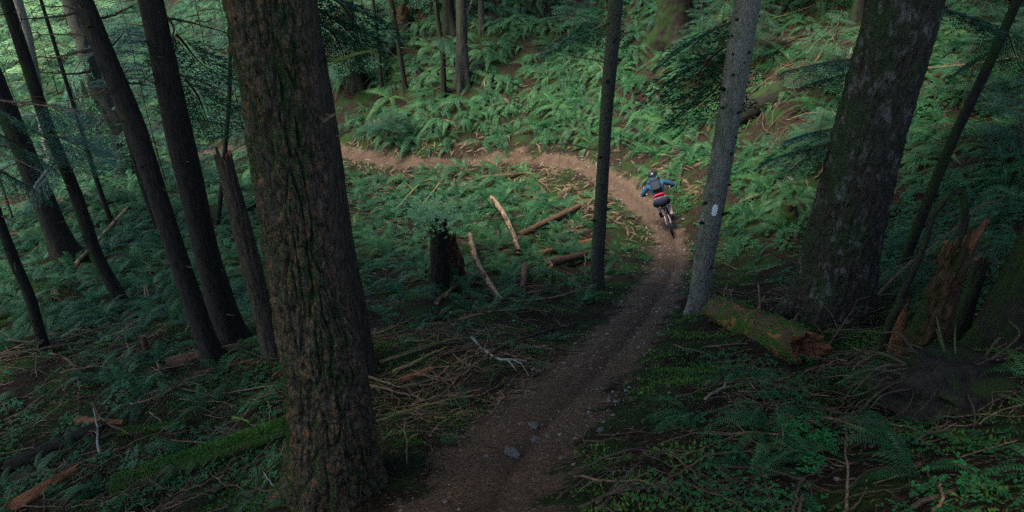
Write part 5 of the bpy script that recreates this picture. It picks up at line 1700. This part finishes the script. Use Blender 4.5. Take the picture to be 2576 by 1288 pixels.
def rider():
    rear = G(1693, 592)
    yaw, lean = R(-4), R(-23)
    fwd = np.array([-math.sin(yaw), math.cos(yaw)])
    fr = rear[:2] + fwd * 1.17
    pitch = math.atan2(gz(*fr) - rear[2], 1.17)
    MW = Matrix.Translation(Vector(rear) + Vector((0, 0, .01))) @ Matrix.Rotation(yaw, 4, 'Z') @ Matrix.Rotation(pitch, 4, 'X') @ Matrix.Rotation(lean, 4, 'Y')
    # ---- bike
    bike = link('mountain_bike', None)
    tag(bike, 'dark mountain bike with pink frame accents ridden along the trail', 'bicycle')
    bike.matrix_world = MW
    def ring(mb, c, rad, th, n=40, k=8, rot=0., m=0):
        V, F = [], []
        for i in range(n):
            a = 6.2832 * i / n
            for j in range(k):
                b = 6.2832 * j / k
                q = rad + th * math.cos(b)
                x = th * math.sin(b)
                y, z = q * math.cos(a), q * math.sin(a)
                V.append((c[0] + x * math.cos(rot) - y * math.sin(rot), c[1] + x * math.sin(rot) + y * math.cos(rot), c[2] + z))
        for i in range(n):
            for j in range(k):
                F.append((i * k + j, ((i + 1) % n) * k + j, ((i + 1) % n) * k + (j + 1) % k, i * k + (j + 1) % k))
        mb.add(V, F, m)
    for c, rot in (((0, 0, .36), 0.), ((0, 1.17, .36), R(10))):
        wh = MB(); ring(wh, c, .333, .030, rot=rot)
        w0 = wh.build('wheel', M['rubber'], bike)
        rm = MB(); ring(rm, c, .298, .012, rot=rot); rm.build('rim', M['frame_paint'], w0)
        hb = MB()
        hb.tube([(c[0] - .055, c[1], c[2]), (c[0] + .055, c[1], c[2])], .028, 10)
        ring(hb, (c[0] - .03, c[1], c[2]), .075, .004, 20, 4, rot)
        hb.build('hub', M['alloy'], w0)
        sp = MB()
        for i in range(24):
            a = 6.2832 * i / 24
            d = np.array([-math.sin(rot) * math.cos(a), math.cos(rot) * math.cos(a), math.sin(a)])
            sp.tube([np.array(c) + [(.025 if i % 2 else -.025), 0, 0] + d * .025, np.array(c) + d * .292], .0016, 3, cap=False)
        tag(sp.build('spokes', M['alloy'], w0), kind='stuff')
    fr_ = MB()
    fr_.tube([(0, .44, .34), (0, .66, .52), (0, .90, .74)], [.026, .028, .030], 10)
    fr_.tube([(0, .30, .70), (0, .60, .76), (0, .885, .82)], [.019, .019, .022], 10)
    fr_.tube([(0, .44, .34), (0, .36, .54), (0, .29, .74)], [.022, .019, .018], 10)
    fr_.tube([(0, .905, .70), (0, .865, .86)], [.028, .026], 10)
    fr_.build('frame', M['frame_paint'], bike)
    for sx in (-1, 1):
        st_ = MB()
        st_.tube([(sx * .02, .42, .36), (sx * .055, .22, .375), (sx * .07, 0, .36)], [.014, .012, .012], 8)
        st_.tube([(sx * .02, .31, .66), (sx * .05, .15, .52), (sx * .07, 0, .37)], [.012, .011, .011], 8)
        st_.build('rear_stay', M['pink_paint'], bike)
    fk = MB()
    for sx in (-1, 1):
        fk.tube([(sx * .06, .90, .70), (sx * .062, 1.02, .54), (sx * .062, 1.17, .36)], [.018, .021, .022], 8)
    fk.tube([(-.075, .90, .705), (0, .90, .715), (.075, .90, .705)], .022, 8)
    fk.build('fork', M['pink_paint'], bike)
    hbn = MB()
    hbn.tube([(0, .86, .87), (0, .92, .95)], .020, 8)
    hbn.tube(catmull([(-.39, .86, .99), (-.18, .91, .985), (0, .93, .955), (.18, .91, .985), (.39, .86, .99)], 5), .016, 8)
    hbar = hbn.build('handlebar', M['frame_paint'], bike)
    for sx in (-1, 1):
        gp = MB(); gp.tube([(sx * .29, .885, .99), (sx * .39, .86, .99)], .019, 8); gp.build('grip', M['rubber'], hbar)
        lv = MB(); lv.tube([(sx * .26, .90, .985), (sx * .30, .955, .975), (sx * .37, .95, .965)], [.008, .007, .005], 5); lv.build('brake_lever', M['alloy'], hbar)
    sd = MB()
    V = []
    for i in range(9):
        f = i / 8
        wd = .075 * (1 - f) ** .6 + .018
        for j in range(7):
            a = (j / 6 - .5) * 2
            V.append((wd * a, .10 + .27 * f, .82 - .03 * a * a * (1 - f) + .015 * f))
    F = [(i * 7 + j, i * 7 + j + 1, i * 7 + j + 8, i * 7 + j + 7) for i in range(8) for j in range(6)]
    sd.add(V, F)
    V2 = [(x, y, z - .035) for x, y, z in V]
    sd.add(V2, [f[::-1] for f in F])
    sd.tube([(0, .29, .74), (0, .25, .80)], .016, 8)
    sd.build('saddle', M['rubber'], bike)
    ck = MB()
    ring(ck, (.045, .44, .34), .08, .006, 24, 5)
    ck.tube([(.07, .44, .34), (.08, .27, .33)], [.016, .012], 6)
    ck.tube([(-.07, .44, .34), (-.08, .61, .35)], [.016, .012], 6)
    ck.tube([(-.07, .44, .34), (.07, .44, .34)], .02, 8)
    ck.build('crankset', M['alloy'], bike)
    for c in ((.14, .27, .33), (-.14, .61, .35)):
        pd = MB(); pd.box(c, (.10, .09, .022)); pd.build('pedal', M['frame_paint'], bike)
    dr = MB()
    ring(dr, (.045, .0, .36), .085, .010, 20, 5)
    dr.tube([(.05, .03, .30), (.055, .02, .22)], [.018, .014], 6)
    dr.build('rear_cassette', M['alloy'], bike)
    # ---- person: one continuous skinned body, clothes as children
    def skin(name, nodes, edges, mat, parent, root=0, sub=2):
        me = bpy.data.meshes.new(name)
        me.from_pydata([n[:3] for n in nodes], edges, [])
        o = link(name, me, parent)
        me.materials.append(M[mat])
        md = o.modifiers.new('skin', 'SKIN')
        md.use_smooth_shade = True
        sv = me.skin_vertices[0].data
        for i, n in enumerate(nodes):
            r = n[3] if len(n) > 3 else .05
            r2 = n[4] if len(n) > 4 else r
            sv[i].radius = (r, r2)
            sv[i].use_root = (i == root)
        ss = o.modifiers.new('smooth', 'SUBSURF'); ss.levels = sub; ss.render_levels = sub
        return o
    nodes = [(0, .19, 1.03, .13), (0, .30, 1.14, .115), (0, .50, 1.26, .13), (0, .63, 1.36, .075), (0, .69, 1.41, .055), (0, .755, 1.455, .085), (0, .80, 1.52, .088), (0, .855, 1.49, .055)]
    edges = [(0, 1), (1, 2), (2, 3), (3, 4), (4, 5), (5, 6), (5, 7)]
    nodes.append((0, .915, 1.49, .014)); edges.append((7, 8))          # nose
    for sx in (-1, 1):
        b0 = len(nodes)
        nodes += [(sx * .17, .60, 1.325, .062), (sx * .31, .645, 1.24, .048), (sx * .43, .67, 1.13, .042), (sx * .40, .76, 1.07, .036), (sx * .355, .845, 1.02, .026), (sx * .345, .875, 1.01, .034, .018)]
        edges += [(3, b0), (b0, b0 + 1), (b0 + 1, b0 + 2), (b0 + 2, b0 + 3), (b0 + 3, b0 + 4), (b0 + 4, b0 + 5)]
        palm = b0 + 5
        for q, (ox, ln) in enumerate(((-.030, .9), (-.010, 1.0), (.010, .95), (.030, .8))):
            f0 = len(nodes)
            nodes += [(sx * .345 + ox, .900, 1.008, .0085), (sx * .345 + ox, .900 + .012 * ln, .985, .008), (sx * .345 + ox, .890, .965, .007)]
            edges += [(palm, f0), (f0, f0 + 1), (f0 + 1, f0 + 2)]
        f0 = len(nodes)
        nodes += [(sx * .315, .868, .998, .0095), (sx * .305, .878, .975, .008)]
        edges += [(palm, f0), (f0, f0 + 1)]
        h0 = len(nodes)
        fy = .27 if sx > 0 else .61
        kn = (sx * .19, .56, .74) if sx > 0 else (sx * .19, .66, .78)
        nodes += [(sx * .095, .20, .97, .105), (sx * .145, .38, .86, .085), (*kn, .060), (sx * .155, (kn[1] + fy - .06) / 2 - .02, (kn[2] + .42) / 2 + .02, .058), (sx * .14, fy - .06, .44, .040), (sx * .14, fy - .03, .40, .038), (sx * .15, fy + .12, .375, .032)]
        edges += [(0, h0)] + [(h0 + i, h0 + i + 1) for i in range(6)]
    person = skin('person', nodes, edges, 'skin', None)
    tag(person, 'cyclist in blue jacket, dark shorts and black helmet seen from behind leaning left', 'person')
    person.matrix_world = MW
    jn = [(0, .265, 1.115, .155, .135), (0, .36, 1.18, .155, .14), (0, .52, 1.275, .165, .145), (0, .635, 1.365, .10)]
    je = [(0, 1), (1, 2), (2, 3)]
    for sx in (-1, 1):
        b0 = len(jn)
        jn += [(sx * .18, .595, 1.325, .088), (sx * .32, .645, 1.235, .075), (sx * .44, .67, 1.12, .068), (sx * .405, .755, 1.065, .052), (sx * .362, .835, 1.02, .042)]
        je += [(2, b0), (b0, b0 + 1), (b0 + 1, b0 + 2), (b0 + 2, b0 + 3), (b0 + 3, b0 + 4)]
    jk = skin('jacket', jn, je, 'jacket', person)
    hn = MB()
    n, m = 16, 10
    V = []
    for i in range(m + 1):
        ph = math.pi * i / m
        for j in range(n):
            th = 6.2832 * j / n
            w_ = 1 + .10 * math.sin(3 * th + i)
            V.append((-.055 + .150 * math.sin(ph) * math.cos(th) * w_, .60 + .125 * math.sin(ph) * math.sin(th) * w_, 1.445 + .075 * math.cos(ph)))
    hn.add(V, [(i * n + j, i * n + (j + 1) % n, (i + 1) * n + (j + 1) % n, (i + 1) * n + j) for i in range(m) for j in range(n)])
    hn.build('hood', M['jacket'], jk)
    skin('shirt_hem', [(0, .195, 1.085, .190, .170), (0, .275, 1.145, .182, .160)], [(0, 1)], 'red_cloth', person, sub=2)
    sn = [(0, .175, 1.02, .175, .15), (0, .23, 1.075, .16, .14)]
    se = [(0, 1)]
    for sx in (-1, 1):
        b0 = len(sn)
        sn += [(sx * .10, .20, .955, .128), (sx * .15, .38, .855, .108), (sx * .17, .46, .81, .098)]
        se += [(0, b0), (b0, b0 + 1), (b0 + 1, b0 + 2)]
    skin('shorts', sn, se, 'shorts', person)
    for sx, fy in ((1, .27), (-1, .61)):
        skin('sock', [(sx * .145, fy - .07, .53, .052), (sx * .14, fy - .06, .45, .048), (sx * .14, fy - .045, .41, .046)], [(0, 1), (1, 2)], 'shorts', person)
        skin('shoe', [(sx * .14, fy - .085, .385, .042, .04), (sx * .143, fy, .385, .046, .036), (sx * .15, fy + .12, .375, .045, .03), (sx * .15, fy + .17, .37, .03, .022)], [(0, 1), (1, 2), (2, 3)], 'rubber', person)
    skin('hair', [(.03, .70, 1.46, .05), (.075, .64, 1.455, .035), (.10, .56, 1.425, .026), (.11, .50, 1.375, .012)], [(0, 1), (1, 2), (2, 3)], 'hair', person)
    hm = MB()
    n, m = 22, 9
    V = []
    cen = np.array([0, .79, 1.525])
    for i in range(m + 1):
        ph = .58 * math.pi * i / m
        for j in range(n):
            th = 6.2832 * j / n
            rib = 1 + .035 * math.cos(6 * th) * math.sin(ph)
            p = np.array([.128 * math.sin(ph) * math.cos(th) * rib, .155 * math.sin(ph) * math.sin(th) * rib, .125 * math.cos(ph)])
            p = np.array(Euler((R(-18), 0, 0)).to_matrix()) @ p
            V.append(cen + p)
    F = [(i * n + j, i * n + (j + 1) % n, (i + 1) * n + (j + 1) % n, (i + 1) * n + j) for i in range(m) for j in range(n)]
    hm.add(V, F)
    hel = hm.build('helmet', M['black_gloss'], person)
    vz = MB(); vz.add([(-.09, .90, 1.54), (.09, .90, 1.54), (.07, 1.0, 1.545), (-.07, 1.0, 1.545), (-.09, .90, 1.555), (.09, .90, 1.555), (.07, 1.0, 1.555), (-.07, 1.0, 1.555)],
                      [(0, 3, 2, 1), (4, 5, 6, 7), (0, 1, 5, 4), (1, 2, 6, 5), (2, 3, 7, 6), (3, 0, 4, 7)])
    vz.build('visor', M['black_gloss'], hel)
    bs = MB(); bs.tube(catmull([(-.09, .69, 1.465), (0, .645, 1.47), (.10, .70, 1.465)], 5), .020, 6)
    bs.build('helmet_strap', M['turquoise'], hel)
    # ---- backpack
    pk = link('backpack', None)
    tag(pk, 'dark slate backpack worn on the back of the cyclist', 'backpack')
    pk.matrix_world = MW
    ax = unit(np.array([0, .37, .25])); nr = unit(np.array([0, -.25, .37])); cn = np.array([0, .45, 1.240]) + nr * .20
    def shell(w2, l2, t2, c, n=24, m=12, p=.55):
        V = []
        for i in range(m + 1):
            ph = math.pi * (i / m - .5)
            for j in range(n):
                th = 6.2832 * j / n
                a = spow(np.cos(ph), p) * spow(np.cos(th), p)
                b = spow(np.cos(ph), p) * spow(np.sin(th), p)
                c3 = spow(np.sin(ph), .8)
                tp = 1 - .18 * max(b, 0)
                V.append(c + np.array([1, 0, 0]) * a * w2 * tp + ax * b * l2 + nr * c3 * t2)
        return V, [(i * n + j, i * n + (j + 1) % n, (i + 1) * n + (j + 1) % n, (i + 1) * n + j) for i in range(m) for j in range(n)]
    b1 = MB(); b1.add(*shell(.150, .205, .085, cn)); b1.build('bag', M['pack'], pk)
    b2 = MB(); b2.add(*shell(.115, .11, .04, cn + nr * .07 - ax * .09)); b2.build('front_pocket', M['pack'], pk)
    b3 = MB()
    b3.tube(catmull([cn + ax * .22 + nr * .03 + [-.03, 0, 0], cn + ax * .26 + nr * .06, cn + ax * .22 + nr * .03 + [.03, 0, 0]], 5), .008, 5)
    b3.build('grab_loop', M['shorts'], pk)
    for sx in (-1, 1):
        b4 = MB(); b4.tube(catmull([cn + ax * .20 + [sx * .10, 0, 0], cn + ax * .27 - nr * .06 + [sx * .12, 0, 0], cn + ax * .22 - nr * .20 + [sx * .13, 0, 0]], 5), .022, 6)
        b4.build('shoulder_strap', M['pack'], pk)
    b5 = MB()
    for q in (-.06, .10):
        b5.tube([cn + ax * q + nr * .088 + [-.13, 0, 0], cn + ax * q + nr * .098, cn + ax * q + nr * .088 + [.13, 0, 0]], .007, 4)
    b5.build('compression_strap', M['shorts'], pk)
rider()
